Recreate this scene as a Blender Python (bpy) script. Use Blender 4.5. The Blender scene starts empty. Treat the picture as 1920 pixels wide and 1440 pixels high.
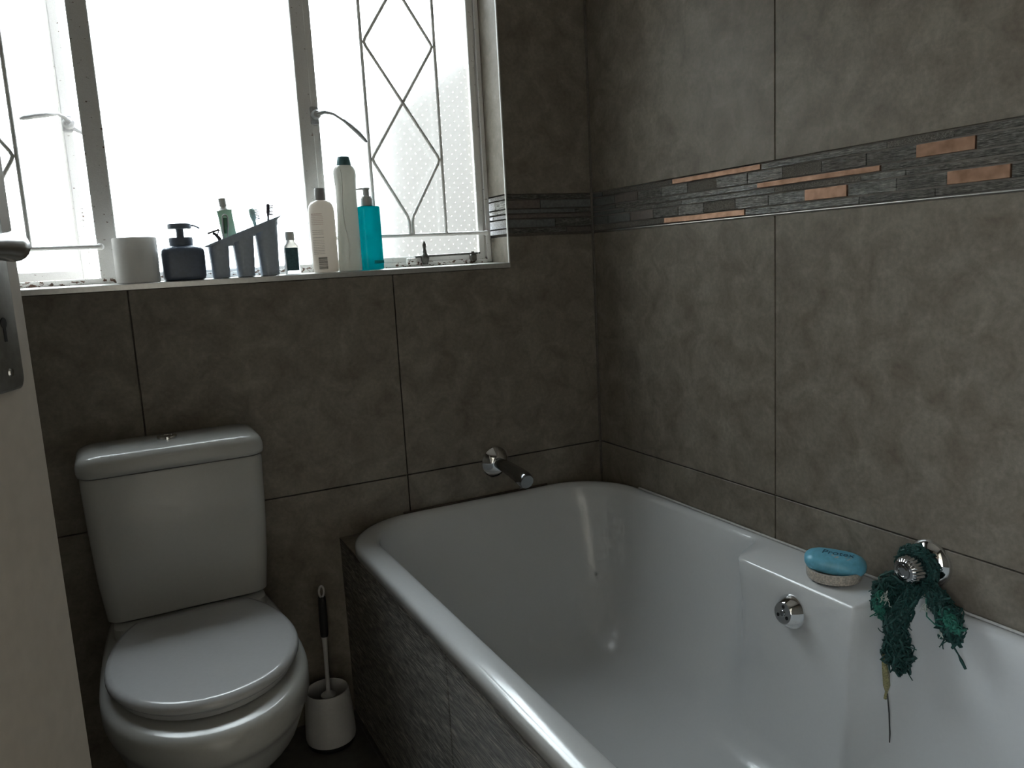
import bpy, bmesh, math, random
from mathutils import Vector, Matrix
PI = math.pi
R = math.radians
random.seed(7)
scene = bpy.context.scene
COL = scene.collection

# ------------------------------------------------------------------ camera
cam_d = bpy.data.cameras.new('camera')
cam = bpy.data.objects.new('camera', cam_d); COL.objects.link(cam)
cam_d.sensor_fit = 'HORIZONTAL'; cam_d.sensor_width = 36.0
cam_d.lens = 1482.77 * 36.0 / 1920.0
cam_d.clip_start = 0.01; cam_d.clip_end = 200
RM = ((0.88615764, 0.11847541, -0.44798238, -1.25245),
      (-0.46034974, 0.11463288, -0.88030530, -1.90713),
      (-0.05294102, 0.98631784, 0.15612292, 1.13944),
      (0, 0, 0, 1))
cam.matrix_world = Matrix(RM)
scene.camera = cam

# ------------------------------------------------------------------ world, light, exposure
world = bpy.data.worlds.new('overcast_sky'); scene.world = world
world.use_nodes = True
bg = world.node_tree.nodes['Background']
bg.inputs[0].default_value = (0.85, 0.935, 1.0, 1)
bg.inputs[1].default_value = 1.0
_wn = world.node_tree                      # overcast sky: brightness (1 + 2 sin(elevation)) / 3 of the zenith's
_tc = _wn.nodes.new('ShaderNodeTexCoord'); _sp = _wn.nodes.new('ShaderNodeSeparateXYZ')
_wn.links.new(_tc.outputs['Generated'], _sp.inputs[0])
_mr = _wn.nodes.new('ShaderNodeMapRange'); _mr.inputs[1].default_value = 0.0; _mr.inputs[2].default_value = 1.0
SKY_ZENITH = 14.5
_mr.inputs[3].default_value = SKY_ZENITH / 3; _mr.inputs[4].default_value = SKY_ZENITH
_wn.links.new(_sp.outputs['Z'], _mr.inputs[0]); _wn.links.new(_mr.outputs[0], bg.inputs[1])
pl = bpy.data.lights.new('window_portal', 'AREA')
pl.shape = 'RECTANGLE'; pl.size = 1.5; pl.size_y = 1.0
pl.cycles.is_portal = True
po = bpy.data.objects.new('window_portal', pl); COL.objects.link(po)
po.location = (-0.995, 0.15, 1.6); po.rotation_euler = (R(-90), 0, 0)
pl2 = bpy.data.lights.new('added_hall_window_portal', 'AREA')  # portal for the window added in the hall
pl2.shape = 'RECTANGLE'; pl2.size = 1.4; pl2.size_y = 2.2
pl2.cycles.is_portal = True
po2 = bpy.data.objects.new('added_hall_window_portal', pl2); COL.objects.link(po2)
po2.location = (-3.2, -2.80, 1.20); po2.rotation_euler = (R(90), 0, R(-90))
vs = scene.view_settings
vs.view_transform = 'Standard'; vs.look = 'None'; vs.gamma = 1.0
vs.use_curve_mapping = False
vs.exposure = 1.0
scene.cycles.max_bounces = 7
scene.cycles.caustics_refractive = False; scene.cycles.caustics_reflective = False
scene.cycles.diffuse_bounces = 4
scene.cycles.transparent_max_bounces = 16
scene.cycles.use_denoising = True
scene.cycles.use_adaptive_sampling = True; scene.cycles.adaptive_threshold = 0.08; scene.cycles.adaptive_min_samples = 24
scene.cycles.sample_clamp_indirect = 6.0

# ------------------------------------------------------------------ material helpers
MATS = {}
def nodes_of(name):
    m = bpy.data.materials.new(name); m.use_nodes = True
    nt = m.node_tree
    return m, nt, nt.nodes['Principled BSDF']
def L(nt, a, b): nt.links.new(a, b)
def tex(nt, kind, coord, scale=1.0, **kw):
    n = nt.nodes.new(kind)
    mp = nt.nodes.new('ShaderNodeMapping')
    if isinstance(scale, (tuple, list)): mp.inputs['Scale'].default_value = scale
    else: mp.inputs['Scale'].default_value = (scale,) * 3
    L(nt, coord, mp.inputs['Vector']); L(nt, mp.outputs[0], n.inputs['Vector'])
    for k, v in kw.items(): n.inputs[k].default_value = v
    return n
def ramp(nt, fac, stops):
    r = nt.nodes.new('ShaderNodeValToRGB')
    e = r.color_ramp.elements
    while len(e) < len(stops): e.new(0.5)
    for i, (p, c) in enumerate(stops):
        e[i].position = p
        e[i].color = (c[0], c[1], c[2], 1) if isinstance(c, (tuple, list)) else (c, c, c, 1)
    L(nt, fac, r.inputs[0]); return r
def bump(nt, h, bs, strength=0.2, dist=0.002):
    b = nt.nodes.new('ShaderNodeBump')
    b.inputs['Strength'].default_value = strength; b.inputs['Distance'].default_value = dist
    L(nt, h, b.inputs['Height']); L(nt, b.outputs[0], bs.inputs['Normal']); return b
def obj_coord(nt):
    return nt.nodes.new('ShaderNodeTexCoord').outputs['Object']
def M(name, color, rough=0.5, metal=0.0, vary=0.0, vscale=30, bmp=0.0, bscale=200, coat=0.0, spec=None, trans=0.0, ior=None, sss=0.0):
    if name in MATS: return MATS[name]
    m, nt, bs = nodes_of(name)
    bs.inputs['Base Color'].default_value = (*color, 1)
    bs.inputs['Roughness'].default_value = rough
    bs.inputs['Metallic'].default_value = metal
    bs.inputs['Coat Weight'].default_value = coat
    bs.inputs['Coat Roughness'].default_value = 0.05
    bs.inputs['Transmission Weight'].default_value = trans
    if ior: bs.inputs['IOR'].default_value = ior
    if spec is not None: bs.inputs['Specular IOR Level'].default_value = spec
    if sss:
        bs.inputs['Subsurface Weight'].default_value = sss
        bs.inputs['Subsurface Radius'].default_value = (0.02, 0.02, 0.02)
    oc = obj_coord(nt)
    n = tex(nt, 'ShaderNodeTexNoise', oc, vscale, Detail=2.0)
    c0 = [max(0, c * (1 - vary)) for c in color]; c1 = [min(1, c * (1 + vary)) for c in color]
    r = ramp(nt, n.outputs['Fac'], [(0.3, c0), (0.7, c1)])
    L(nt, r.outputs[0], bs.inputs['Base Color'])
    if bmp:
        b = tex(nt, 'ShaderNodeTexNoise', oc, bscale, Detail=4.0)
        bump(nt, b.outputs['Fac'], bs, bmp, 0.001)
    MATS[name] = m; return m

def m_concrete_tile():
    m, nt, bs = nodes_of('concrete_look_porcelain')
    oc = obj_coord(nt)
    a = tex(nt, 'ShaderNodeTexNoise', oc, 3.2, Detail=4.0, Roughness=0.62, Distortion=0.6)
    b = tex(nt, 'ShaderNodeTexNoise', oc, 22, Detail=4.0, Roughness=0.65)
    c = tex(nt, 'ShaderNodeTexNoise', oc, 240, Detail=2.0)
    r1 = ramp(nt, a.outputs['Fac'], [(0.28, (0.150, 0.125, 0.098)), (0.5, (0.205, 0.181, 0.146)), (0.74, (0.268, 0.242, 0.202))])
    r2 = ramp(nt, b.outputs['Fac'], [(0.3, 0.80), (0.7, 1.16)])
    mx = nt.nodes.new('ShaderNodeMixRGB'); mx.blend_type = 'MULTIPLY'; mx.inputs[0].default_value = 0.8
    L(nt, r1.outputs[0], mx.inputs[1]); L(nt, r2.outputs[0], mx.inputs[2])
    r3 = ramp(nt, c.outputs['Fac'], [(0.35, 0.92), (0.65, 1.06)])
    mx2 = nt.nodes.new('ShaderNodeMixRGB'); mx2.blend_type = 'MULTIPLY'; mx2.inputs[0].default_value = 0.7
    L(nt, mx.outputs[0], mx2.inputs[1]); L(nt, r3.outputs[0], mx2.inputs[2])
    L(nt, mx2.outputs[0], bs.inputs['Base Color'])
    rr = ramp(nt, b.outputs['Fac'], [(0.2, 0.42), (0.8, 0.58)])
    bs.inputs['Specular IOR Level'].default_value = 0.30
    L(nt, rr.outputs[0], bs.inputs['Roughness'])
    bump(nt, b.outputs['Fac'], bs, 0.10, 0.002)
    return m
def m_ridged_glass(name, col0, col1, rot_axis):
    m, nt, bs = nodes_of(name)
    oc = obj_coord(nt)
    a = tex(nt, 'ShaderNodeTexNoise', oc, (10, 10, 300), Detail=2.0, Distortion=0.8)
    b = tex(nt, 'ShaderNodeTexNoise', oc, 25, Detail=4.0)
    r = ramp(nt, b.outputs['Fac'], [(0.3, col0), (0.7, col1)])
    k = ramp(nt, a.outputs['Fac'], [(0.36, 0.35), (0.52, 0.95), (0.66, 1.9)])  # light and dark of the ridges put into the colour, over the bump
    mx = nt.nodes.new('ShaderNodeMixRGB'); mx.blend_type = 'MULTIPLY'; mx.inputs[0].default_value = 1.0
    L(nt, r.outputs[0], mx.inputs[1]); L(nt, k.outputs[0], mx.inputs[2])
    L(nt, mx.outputs[0], bs.inputs['Base Color'])
    bs.inputs['Roughness'].default_value = 0.14
    bs.inputs['Specular IOR Level'].default_value = 1.0
    bump(nt, a.outputs['Fac'], bs, 1.0, 0.006)
    return m
def m_glitter(name):
    m, nt, bs = nodes_of(name)
    oc = obj_coord(nt)
    v = tex(nt, 'ShaderNodeTexVoronoi', oc, 420)
    n = tex(nt, 'ShaderNodeTexNoise', oc, 60, Detail=5.0)
    n2 = tex(nt, 'ShaderNodeTexNoise', oc, 300, Detail=3.0)
    r = ramp(nt, n.outputs['Fac'], [(0.3, (0.36, 0.335, 0.295)), (0.7, (0.56, 0.53, 0.47))])
    k = ramp(nt, n2.outputs['Fac'], [(0.40, 0.55), (0.58, 1.1), (0.68, 2.6)])  # sparkle painted into the colour as bright specks
    mx = nt.nodes.new('ShaderNodeMixRGB'); mx.blend_type = 'MULTIPLY'; mx.inputs[0].default_value = 1.0
    L(nt, r.outputs[0], mx.inputs[1]); L(nt, k.outputs[0], mx.inputs[2])
    L(nt, mx.outputs[0], bs.inputs['Base Color'])
    bs.inputs['Roughness'].default_value = 0.15
    bs.inputs['Specular IOR Level'].default_value = 1.0
    bump(nt, v.outputs['Distance'], bs, 1.0, 0.005)
    return m
def m_copper(name):
    m, nt, bs = nodes_of(name)
    oc = obj_coord(nt)
    n = tex(nt, 'ShaderNodeTexNoise', oc, (60, 60, 500), Detail=5.0, Distortion=4.0)
    w = tex(nt, 'ShaderNodeTexNoise', oc, 9, Detail=2.0)
    r = ramp(nt, w.outputs['Fac'], [(0.3, (0.33, 0.185, 0.115)), (0.7, (0.54, 0.33, 0.225))])
    L(nt, r.outputs[0], bs.inputs['Base Color'])
    bs.inputs['Metallic'].default_value = 1.0
    bs.inputs['Roughness'].default_value = 0.38
    bump(nt, n.outputs['Fac'], bs, 0.5, 0.002)
    return m
def m_slate(name):
    m, nt, bs = nodes_of(name)
    oc = obj_coord(nt)
    a = tex(nt, 'ShaderNodeTexNoise', oc, (5, 5, 85), Detail=5.0, Roughness=0.65, Distortion=0.7)
    b = tex(nt, 'ShaderNodeTexNoise', oc, (3, 3, 16), Detail=5.0)
    r = ramp(nt, a.outputs['Fac'], [(0.30, (0.07, 0.06, 0.052)), (0.48, (0.22, 0.20, 0.175)), (0.62, (0.72, 0.68, 0.61))])
    r2 = ramp(nt, b.outputs['Fac'], [(0.3, 0.55), (0.7, 1.15)])
    mx = nt.nodes.new('ShaderNodeMixRGB'); mx.blend_type = 'MULTIPLY'; mx.inputs[0].default_value = 1.0
    L(nt, r.outputs[0], mx.inputs[1]); L(nt, r2.outputs[0], mx.inputs[2])
    L(nt, mx.outputs[0], bs.inputs['Base Color'])
    bs.inputs['Roughness'].default_value = 0.42
    bump(nt, a.outputs['Fac'], bs, 1.0, 0.012)
    return m
def m_painted_steel(name, rust):
    m, nt, bs = nodes_of(name)
    oc = obj_coord(nt)
    n = tex(nt, 'ShaderNodeTexNoise', oc, (16, 16, 30), Detail=4.0, Roughness=0.6)
    p = tex(nt, 'ShaderNodeTexNoise', oc, 120, Detail=3.0)
    r = ramp(nt, n.outputs['Fac'], [(0.5 - rust, 1.0), (0.515 - rust, 0.0)])
    rc = ramp(nt, p.outputs['Fac'], [(0.35, (0.055, 0.028, 0.018)), (0.65, (0.20, 0.10, 0.06))])
    wc = ramp(nt, p.outputs['Fac'], [(0.3, (0.80, 0.785, 0.76)), (0.7, (0.87, 0.86, 0.84))])
    mx = nt.nodes.new('ShaderNodeMixRGB')
    L(nt, r.outputs[0], mx.inputs[0]); L(nt, wc.outputs[0], mx.inputs[1]); L(nt, rc.outputs[0], mx.inputs[2])
    L(nt, mx.outputs[0], bs.inputs['Base Color'])
    bs.inputs['Roughness'].default_value = 0.45
    bump(nt, n.outputs['Fac'], bs, 0.25, 0.002)
    return m
def m_obscure_glass(name):
    # thin patterned pane: partly clear, partly softening what lies behind
    m = bpy.data.materials.new(name); m.use_nodes = True
    nt = m.node_tree; nt.nodes.clear()
    out = nt.nodes.new('ShaderNodeOutputMaterial')
    tr = nt.nodes.new('ShaderNodeBsdfTransparent'); tr.inputs[0].default_value = (0.95, 0.96, 0.95, 1)
    fr = nt.nodes.new('ShaderNodeBsdfRefraction'); fr.inputs['Roughness'].default_value = 0.30; fr.inputs['IOR'].default_value = 1.30
    fr.inputs[0].default_value = (0.95, 0.96, 0.95, 1)
    gl = nt.nodes.new('ShaderNodeBsdfGlossy'); gl.inputs['Roughness'].default_value = 0.08
    m0 = nt.nodes.new('ShaderNodeMixShader'); m0.inputs[0].default_value = 0.35
    L(nt, tr.outputs[0], m0.inputs[1]); L(nt, fr.outputs[0], m0.inputs[2])
    m2 = nt.nodes.new('ShaderNodeMixShader'); m2.inputs[0].default_value = 0.04
    L(nt, m0.outputs[0], m2.inputs[1]); L(nt, gl.outputs[0], m2.inputs[2])
    L(nt, m2.outputs[0], out.inputs[0])
    return m
def m_dimple(name):
    m = bpy.data.materials.new(name); m.use_nodes = True
    nt = m.node_tree; nt.nodes.clear()
    out = nt.nodes.new('ShaderNodeOutputMaterial')
    g_ = nt.nodes.new('ShaderNodeBsdfGlass'); g_.inputs['Roughness'].default_value = 0.03; g_.inputs['IOR'].default_value = 1.45
    L(nt, g_.outputs[0], out.inputs[0])
    return m
def m_backlit(name, col, tcol, k):
    # thin translucent plastic: daylight from behind glows through it
    m, nt, bs = nodes_of(name)
    n = tex(nt, 'ShaderNodeTexNoise', obj_coord(nt), 30)
    r = ramp(nt, n.outputs['Fac'], [(0.3, [c * .97 for c in col]), (0.7, col)])
    L(nt, r.outputs[0], bs.inputs['Base Color']); bs.inputs['Roughness'].default_value = 0.3
    tl = nt.nodes.new('ShaderNodeBsdfTranslucent'); tl.inputs[0].default_value = (*tcol, 1)
    mx = nt.nodes.new('ShaderNodeMixShader'); mx.inputs[0].default_value = k
    L(nt, bs.outputs[0], mx.inputs[1]); L(nt, tl.outputs[0], mx.inputs[2])
    L(nt, mx.outputs[0], nt.nodes['Material Output'].inputs[0])
    return m
TILE = m_concrete_tile()
GROUT = M('tile_grout', (0.120, 0.108, 0.092), 0.85, vary=0.15, bmp=0.2)
GROUT_L = M('pale_grout', (0.30, 0.28, 0.25), 0.8, vary=0.1)
RIDGE = m_ridged_glass('ridged_grey_glass', (0.30, 0.30, 0.27), (0.47, 0.465, 0.43), 0)
RIDGE_D = m_ridged_glass('dark_ridged_glass', (0.20, 0.193, 0.172), (0.32, 0.31, 0.28), 0)
GLIT = m_glitter('glitter_stone')
COPPER = m_copper('brushed_copper')
DARKT = M('dark_smooth_stone', (0.13, 0.135, 0.132), 0.5, vary=0.2)
BROWNT = M('dark_bronze_glass', (0.135, 0.112, 0.098), 0.45, vary=0.2)
SLATE = m_slate('split_slate')
WHITE_P = m_painted_steel('chipped_white_paint', 0.19)
RUST_P = m_painted_steel('rusty_white_paint', 0.07)
GLASS = m_obscure_glass('dimpled_obscure_glass')
DIMPLE = m_dimple('moulded_glass_dimple')
ALU = M('satin_aluminium', (0.62, 0.62, 0.61), 0.35, 1.0, vary=0.05)
ALU_W = M('white_trim', (0.72, 0.71, 0.69), 0.4, vary=0.05)
CHROME = M('chrome', (0.80, 0.81, 0.82), 0.06, 1.0, vary=0.02)
CHROME_D = M('dark_chrome', (0.55, 0.56, 0.57), 0.12, 1.0, vary=0.05)
BLACK = M('black_void', (0.008, 0.008, 0.008), 0.6)
CERAMIC = M('white_vitreous_china', (0.44, 0.44, 0.42), 0.22, vary=0.015)
SEATP = M('white_seat_plastic', (0.47, 0.475, 0.48), 0.16, vary=0.015)
ACRYL = M('white_bath_acrylic', (0.66, 0.675, 0.685), 0.18, vary=0.01, coat=0.15)
PAINT = M('cream_door_paint', (0.55, 0.49, 0.42), 0.5, vary=0.05, vscale=12, bmp=0.08, bscale=60)
CEIL = M('white_ceiling_paint', (0.84, 0.83, 0.81), 0.9, vary=0.02)
HALLP = M('hall_wall_paint', (0.80, 0.75, 0.67), 0.9, vary=0.03)
BRASS = M('dull_steel_plate', (0.30, 0.29, 0.27), 0.42, 1.0, vary=0.1)

# ------------------------------------------------------------------ mesh helpers
def link(name, me, parent=None, loc=None):
    o = bpy.data.objects.new(name, me); COL.objects.link(o)
    if parent is not None: o.parent = parent
    if loc is not None: o.location = loc
    return o
def mk(name, bm, mat, parent=None, loc=None, smooth=40):
    bmesh.ops.recalc_face_normals(bm, faces=bm.faces)
    me = bpy.data.meshes.new(name); bm.to_mesh(me); bm.free()
    if smooth:
        me.polygons.foreach_set('use_smooth', [True] * len(me.polygons))
        me.set_sharp_from_angle(angle=R(smooth))
    me.materials.append(mat)
    return link(name, me, parent, loc)
def thing(name, label, cat, loc, rotz=0.0, group=None):
    o = bpy.data.objects.new(name, None); COL.objects.link(o)
    o.location = loc; o.rotation_euler = (0, 0, rotz); o.empty_display_size = 0.05
    o['label'] = label; o['category'] = cat
    if group: o['group'] = group
    return o
def tag(o, label, cat, group=None):
    o['label'] = label; o['category'] = cat
    if group: o['group'] = group
    return o
def struct(o, label=None):
    o['kind'] = 'structure'
    if label: o['label'] = label
    return o
def box(bm, x0, x1, y0, y1, z0, z1, bev=0.0, seg=1):
    t = bmesh.new()
    bmesh.ops.create_cube(t, size=1.0)
    for v in t.verts:
        v.co = Vector(((x0 + x1) / 2 + v.co.x * (x1 - x0), (y0 + y1) / 2 + v.co.y * (y1 - y0), (z0 + z1) / 2 + v.co.z * (z1 - z0)))
    if bev: bmesh.ops.bevel(t, geom=t.edges[:], offset=bev, segments=seg, profile=0.5, affect='EDGES')
    merge(bm, t)
def merge(bm, t, mat=None):
    mp = {}
    for v in t.verts: mp[v] = bm.verts.new(mat @ v.co if mat is not None else v.co)
    for f in t.faces:
        try: bm.faces.new([mp[v] for v in f.verts])
        except ValueError: pass
    t.free()
def loft(bm, rings, caps=(True, True), closed=True):
    vr = [[bm.verts.new(p) for p in r] for r in rings]
    n = len(vr[0])
    for a, b in zip(vr[:-1], vr[1:]):
        for i in range(n if closed else n - 1):
            j = (i + 1) % n
            bm.faces.new((a[i], a[j], b[j], b[i]))
    if caps[0]: bm.faces.new(list(reversed(vr[0])))
    if caps[1]: bm.faces.new(vr[-1])
    return vr
def lathe(bm, prof, seg=32, mat=None, flute=None, caps=(True, True)):
    rings = []
    for r, z in prof:
        ring = []
        for i in range(seg):
            a = 2 * PI * i / seg
            k = flute(a, r, z) if flute else 1.0
            p = Vector((r * k * math.cos(a), r * k * math.sin(a), z))
            ring.append(mat @ p if mat is not None else p)
        rings.append(ring)
    loft(bm, rings, caps)
def tube(bm, pts, rad, seg=10, flat=1.0, caps=True):
    pts = [Vector(p) for p in pts]
    n = len(pts)
    rads = rad if isinstance(rad, (list, tuple)) else [rad] * n
    T = []
    for i in range(n):
        t = pts[min(i + 1, n - 1)] - pts[max(i - 1, 0)]
        T.append(t.normalized())
    up = Vector((0, 0, 1)) if abs(T[0].z) < 0.9 else Vector((1, 0, 0))
    N = (up - T[0] * up.dot(T[0])).normalized()
    rings = []
    for i in range(n):
        N = (N - T[i] * N.dot(T[i]))
        N = N.normalized() if N.length > 1e-8 else T[i].orthogonal().normalized()
        B = T[i].cross(N)
        rings.append([pts[i] + N * (rads[i] * math.cos(2 * PI * k / seg) * flat) + B * (rads[i] * math.sin(2 * PI * k / seg)) for k in range(seg)])
    loft(bm, rings, (caps, caps))
def prism(bm, poly, to3, d0, d1, bev=0.0):
    # poly: 2D outline; to3(u, v, d) gives the 3D point
    t = bmesh.new()
    a = [t.verts.new(to3(u, v, d0)) for u, v in poly]
    b = [t.verts.new(to3(u, v, d1)) for u, v in poly]
    n = len(poly)
    t.faces.new(a); t.faces.new(list(reversed(b)))
    for i in range(n):
        t.faces.new((a[i], b[i], b[(i + 1) % n], a[(i + 1) % n]))
    bmesh.ops.recalc_face_normals(t, faces=t.faces)
    if bev: bmesh.ops.bevel(t, geom=t.edges[:], offset=bev, segments=1, affect='EDGES')
    merge(bm, t)
def rrect(hx, hy, r, n=6, cx=0.0, cy=0.0, z=0.0):
    out = []
    for k, (sx, sy) in enumerate(((1, 1), (-1, 1), (-1, -1), (1, -1))):
        for i in range(n + 1):
            a = PI / 2 * k + PI / 2 * i / n
            out.append(Vector((cx + sx * (hx - r) + r * math.cos(a), cy + sy * (hy - r) + r * math.sin(a), z)))
    return out
def ell(hx, hy, z, n=32, cx=0.0, cy=0.0, p=2.0):
    out = []
    for i in range(n):
        a = 2 * PI * i / n
        c, s = math.cos(a), math.sin(a)
        out.append(Vector((cx + hx * math.copysign(abs(c) ** (2 / p), c), cy + hy * math.copysign(abs(s) ** (2 / p), s), z)))
    return out

# ------------------------------------------------------------------ room shell
XL, YF, ZC = -1.95, -1.90, 2.55         # left wall, front (door) wall, ceiling
W0, W1, S0, S1 = -1.72, -0.271, 1.1295, 2.00   # window opening
MZ0, MZ1 = 1.200, 1.3085                # mosaic band
JT = 0.003                              # joint width
DH0, DH1 = -1.575, -0.80                # doorway

bm = bmesh.new(); box(bm, -3.3, 0.1, -3.7, 0.2, -0.10, -0.008)
floor = struct(mk('floor', bm, GROUT, smooth=0), 'dark tiled bathroom floor')
DARKF = M('dark_floor_tile', (0.085, 0.08, 0.07), 0.4, vary=0.2, vscale=8)
for i in range(5):
    for j in range(5):
        x1 = 0.0 - i * 0.4; y1 = 0.0 - j * 0.4
        x0 = max(x1 - 0.4, XL); y0 = max(y1 - 0.4, YF)
        if x1 - x0 < 0.02 or y1 - y0 < 0.02: continue
        b = bmesh.new(); box(b, x0 + .0015, x1 - .0015, y0 + .0015, y1 - .0015, -0.008, 0.0, 0.0008)
        mk('floor_tile', b, DARKF, floor, smooth=0)
bm = bmesh.new(); box(bm, -3.3, 0.1, -3.7, 0.2, ZC, ZC + 0.1)
struct(mk('ceiling', bm, CEIL, smooth=0), 'plain white ceiling')
bm = bmesh.new(); box(bm, -3.2, 0.0, -3.6, -1.92, -0.008, 0.0)  # unseen floor, added pale so the hall bounces more light
struct(mk('floor_hall', bm, M('pale_hall_floor', (0.62, 0.57, 0.50), 0.5, vary=0.08), smooth=0), 'unseen hall floor beyond the doorway, added pale to bounce light')

# back wall (window wall), backing in grout colour with the window opening left free
bm = bmesh.new()
T8 = 0.008
box(bm, XL - .1, W0 - T8, T8, 0.20, -0.008, ZC); box(bm, W1 + T8, 0.1, T8, 0.20, -0.008, ZC)
box(bm, W0 - T8, W1 + T8, T8, 0.20, -0.008, S0 - 0.012); box(bm, W0 - T8, W1 + T8, T8, 0.20, S1 + T8, ZC)
wall_back = struct(mk('wall_back', bm, GROUT, smooth=0), 'grey tiled wall with the window and mosaic strip')
to_back = lambda u, v, d: (u, d, v)
to_right = lambda u, v, d: (d, u, v)
def tile_poly(parent, poly, to3, d0, d1, mat=None, name='wall_tile', bev=0.0008):
    b = bmesh.new(); prism(b, poly, to3, d0, d1, bev)
    return mk(name, b, mat or TILE, parent, smooth=0)
def rect(u0, u1, v0, v1, g=JT / 2):
    return [(u0 + g, v0 + g), (u1 - g, v0 + g), (u1 - g, v1 - g), (u0 + g, v1 - g)]
g = JT / 2
for k in range(4):
    x1 = -0.6 * k; x0 = max(x1 - 0.6, XL)
    tile_poly(wall_back, rect(x0, x1, 0.0, 0.6), to_back, 0.0, T8)
    if k == 0:      # L shaped tile under and beside the window
        zs = S0 - 0.0135
        tile_poly(wall_back, [(x0 + g, .6 + g), (x1 - g, .6 + g), (x1 - g, MZ0 - g), (W1 + .003, MZ0 - g), (W1 + .003, zs), (x0 + g, zs)], to_back, 0.0, T8)
        tile_poly(wall_back, rect(W1 + .002, x1, MZ1, 1.9085), to_back, 0.0, T8)
        tile_poly(wall_back, rect(W1 + .002, x1, 1.9085, 2.5085), to_back, 0.0, T8)
    else:
        tile_poly(wall_back, rect(x0, x1, .6, S0 - 0.012), to_back, 0.0, T8)
        tile_poly(wall_back, rect(x0, x1, S1 + .02, 2.5085), to_back, 0.0, T8)
# window reveal on the right: tiles on the opening's side
RV = W1
tile_poly(wall_back, [(0.004, S0), (0.19, S0), (0.19, MZ0 - g), (0.004, MZ0 - g)], lambda u, v, d: (d, u, v), RV, RV + T8)
tile_poly(wall_back, [(0.004, MZ1 + g), (0.19, MZ1 + g), (0.19, S1), (0.004, S1)], lambda u, v, d: (d, u, v), RV, RV + T8)
tile_poly(wall_back, [(0.004, S0), (0.19, S0), (0.19, S1), (0.004, S1)], lambda u, v, d: (d, u, v), W0 - T8, W0)

# right wall
bm = bmesh.new(); box(bm, T8, 0.12, -3.6, 0.2, -0.008, ZC)
wall_right = struct(mk('wall_right', bm, GROUT_L, smooth=0), 'grey tiled wall along the bath with a mosaic strip')
ys = [0.0, -0.681, -1.281, -1.881, -1.90]
for a, b_ in zip(ys[:-2], ys[1:-1]):
    for z0, z1 in ((0.0, 0.6), (0.6, MZ0), (MZ1, 1.9085), (1.9085, 2.5085)):
        tile_poly(wall_right, rect(b_, a, z0, z1), to_right, 0.0, T8)

# mosaic strip: six courses, thin courses of 300 mm and thick courses of 100 mm pieces
ROWS = [(1.2958, 1.3078), (1.2712, 1.2942), (1.2580, 1.2696), (1.2450, 1.2564), (1.2206, 1.2434), (1.2052, 1.2190)]
r_, d_, gl_, co_, da_, br_ = RIDGE, RIDGE_D, GLIT, COPPER, DARKT, BROWNT
right_rows = [
    ([0, -.05, -.35, -.64, -.94, -1.064, -1.36, -1.66, -1.89], [da_, gl_, co_, r_, gl_, d_, r_, d_]),
    ([0, -.106, -.21, -.309, -.405, -.504, -.601, -.699, -.797, -.898, -.997, -1.101, -1.2, -1.3, -1.4, -1.5, -1.6, -1.7, -1.8, -1.89],
     [da_, br_, d_, r_, gl_, r_, r_, gl_, d_, d_, co_, d_, d_, r_, gl_, d_, r_, da_, r_]),
    ([0, -.108, -.336, -.629, -.928, -1.228, -1.528, -1.89], [da_, d_, r_, co_, d_, r_, d_]),
    ([0, -.15, -.382, -.677, -.887, -.978, -1.278, -1.578, -1.89], [da_, d_, r_, gl_, r_, d_, d_, r_]),
    ([0, -.075, -.174, -.273, -.37, -.461, -.563, -.66, -.757, -.858, -.96, -1.054, -1.158, -1.26, -1.36, -1.46, -1.56, -1.66, -1.76, -1.89],
     [da_, da_, br_, d_, r_, gl_, r_, r_, co_, r_, d_, co_, d_, gl_, r_, d_, r_, da_, d_]),
    ([0, -.316, -.593, -.884, -1.034, -1.334, -1.634, -1.89], [gl_, co_, r_, d_, d_, r_, d_]),
]
random.seed(3)
MG = 0.0009
for (z0, z1), (bs_, ms) in zip(ROWS, right_rows):
    for k, m_ in enumerate(ms):
        pr = 0.0016 + random.random() * 0.0012     # a little behind the big tiles, uneven
        if m_ is co_: pr = 0.0008
        tile_poly(wall_right, rect(bs_[k + 1], bs_[k], z0, z1, MG), to_right, pr, T8, m_, 'mosaic_piece', 0.0005)
back_rows = [([W1, 0], [d_]), ([W1, -.165, 0], [br_, da_]), ([W1, -.055, 0], [da_, d_]), ([W1, 0], [br_]), ([W1, -.12, 0], [da_, d_]), ([W1, -.085, 0], [d_, br_])]
for (z0, z1), (bs_, ms) in zip(ROWS, back_rows):
    for k, m_ in enumerate(ms):
        pr = 0.0016 + random.random() * 0.0012
        tile_poly(wall_back, rect(bs_[k] + (.003 if k == 0 else 0), bs_[k + 1], z0, z1, MG), to_back, pr, T8, m_, 'mosaic_piece', 0.0005)
rev_rows = [([.004, .15], [gl_]), ([.004, .07, .15], [r_, gl_]), ([.004, .15], [r_]), ([.004, .085, .15], [gl_, d_]), ([.004, .15], [gl_]), ([.004, .15], [gl_])]
for (z0, z1), (bs_, ms) in zip(ROWS, rev_rows):
    for k, m_ in enumerate(ms):
        tile_poly(wall_back, rect(bs_[k], bs_[k + 1], z0, z1, MG), lambda u, v, d: (d, u, v), RV + .002, RV + T8, m_, 'mosaic_piece', 0.0005)
bm = bmesh.new(); box(bm, -0.0012, 0.004, -1.89, -0.002, 1.2008, 1.2032, 0.0006)
struct(mk('trim_1', bm, ALU, smooth=0), 'thin metal strip under the mosaic on the bath wall')
bm = bmesh.new(); tube(bm, [(-.002, -.002, .50), (-.002, -.002, 2.54)], 0.0035, 8)
struct(mk('trim_2', bm, GROUT, smooth=60), 'sealant line in the tiled corner')

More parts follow.
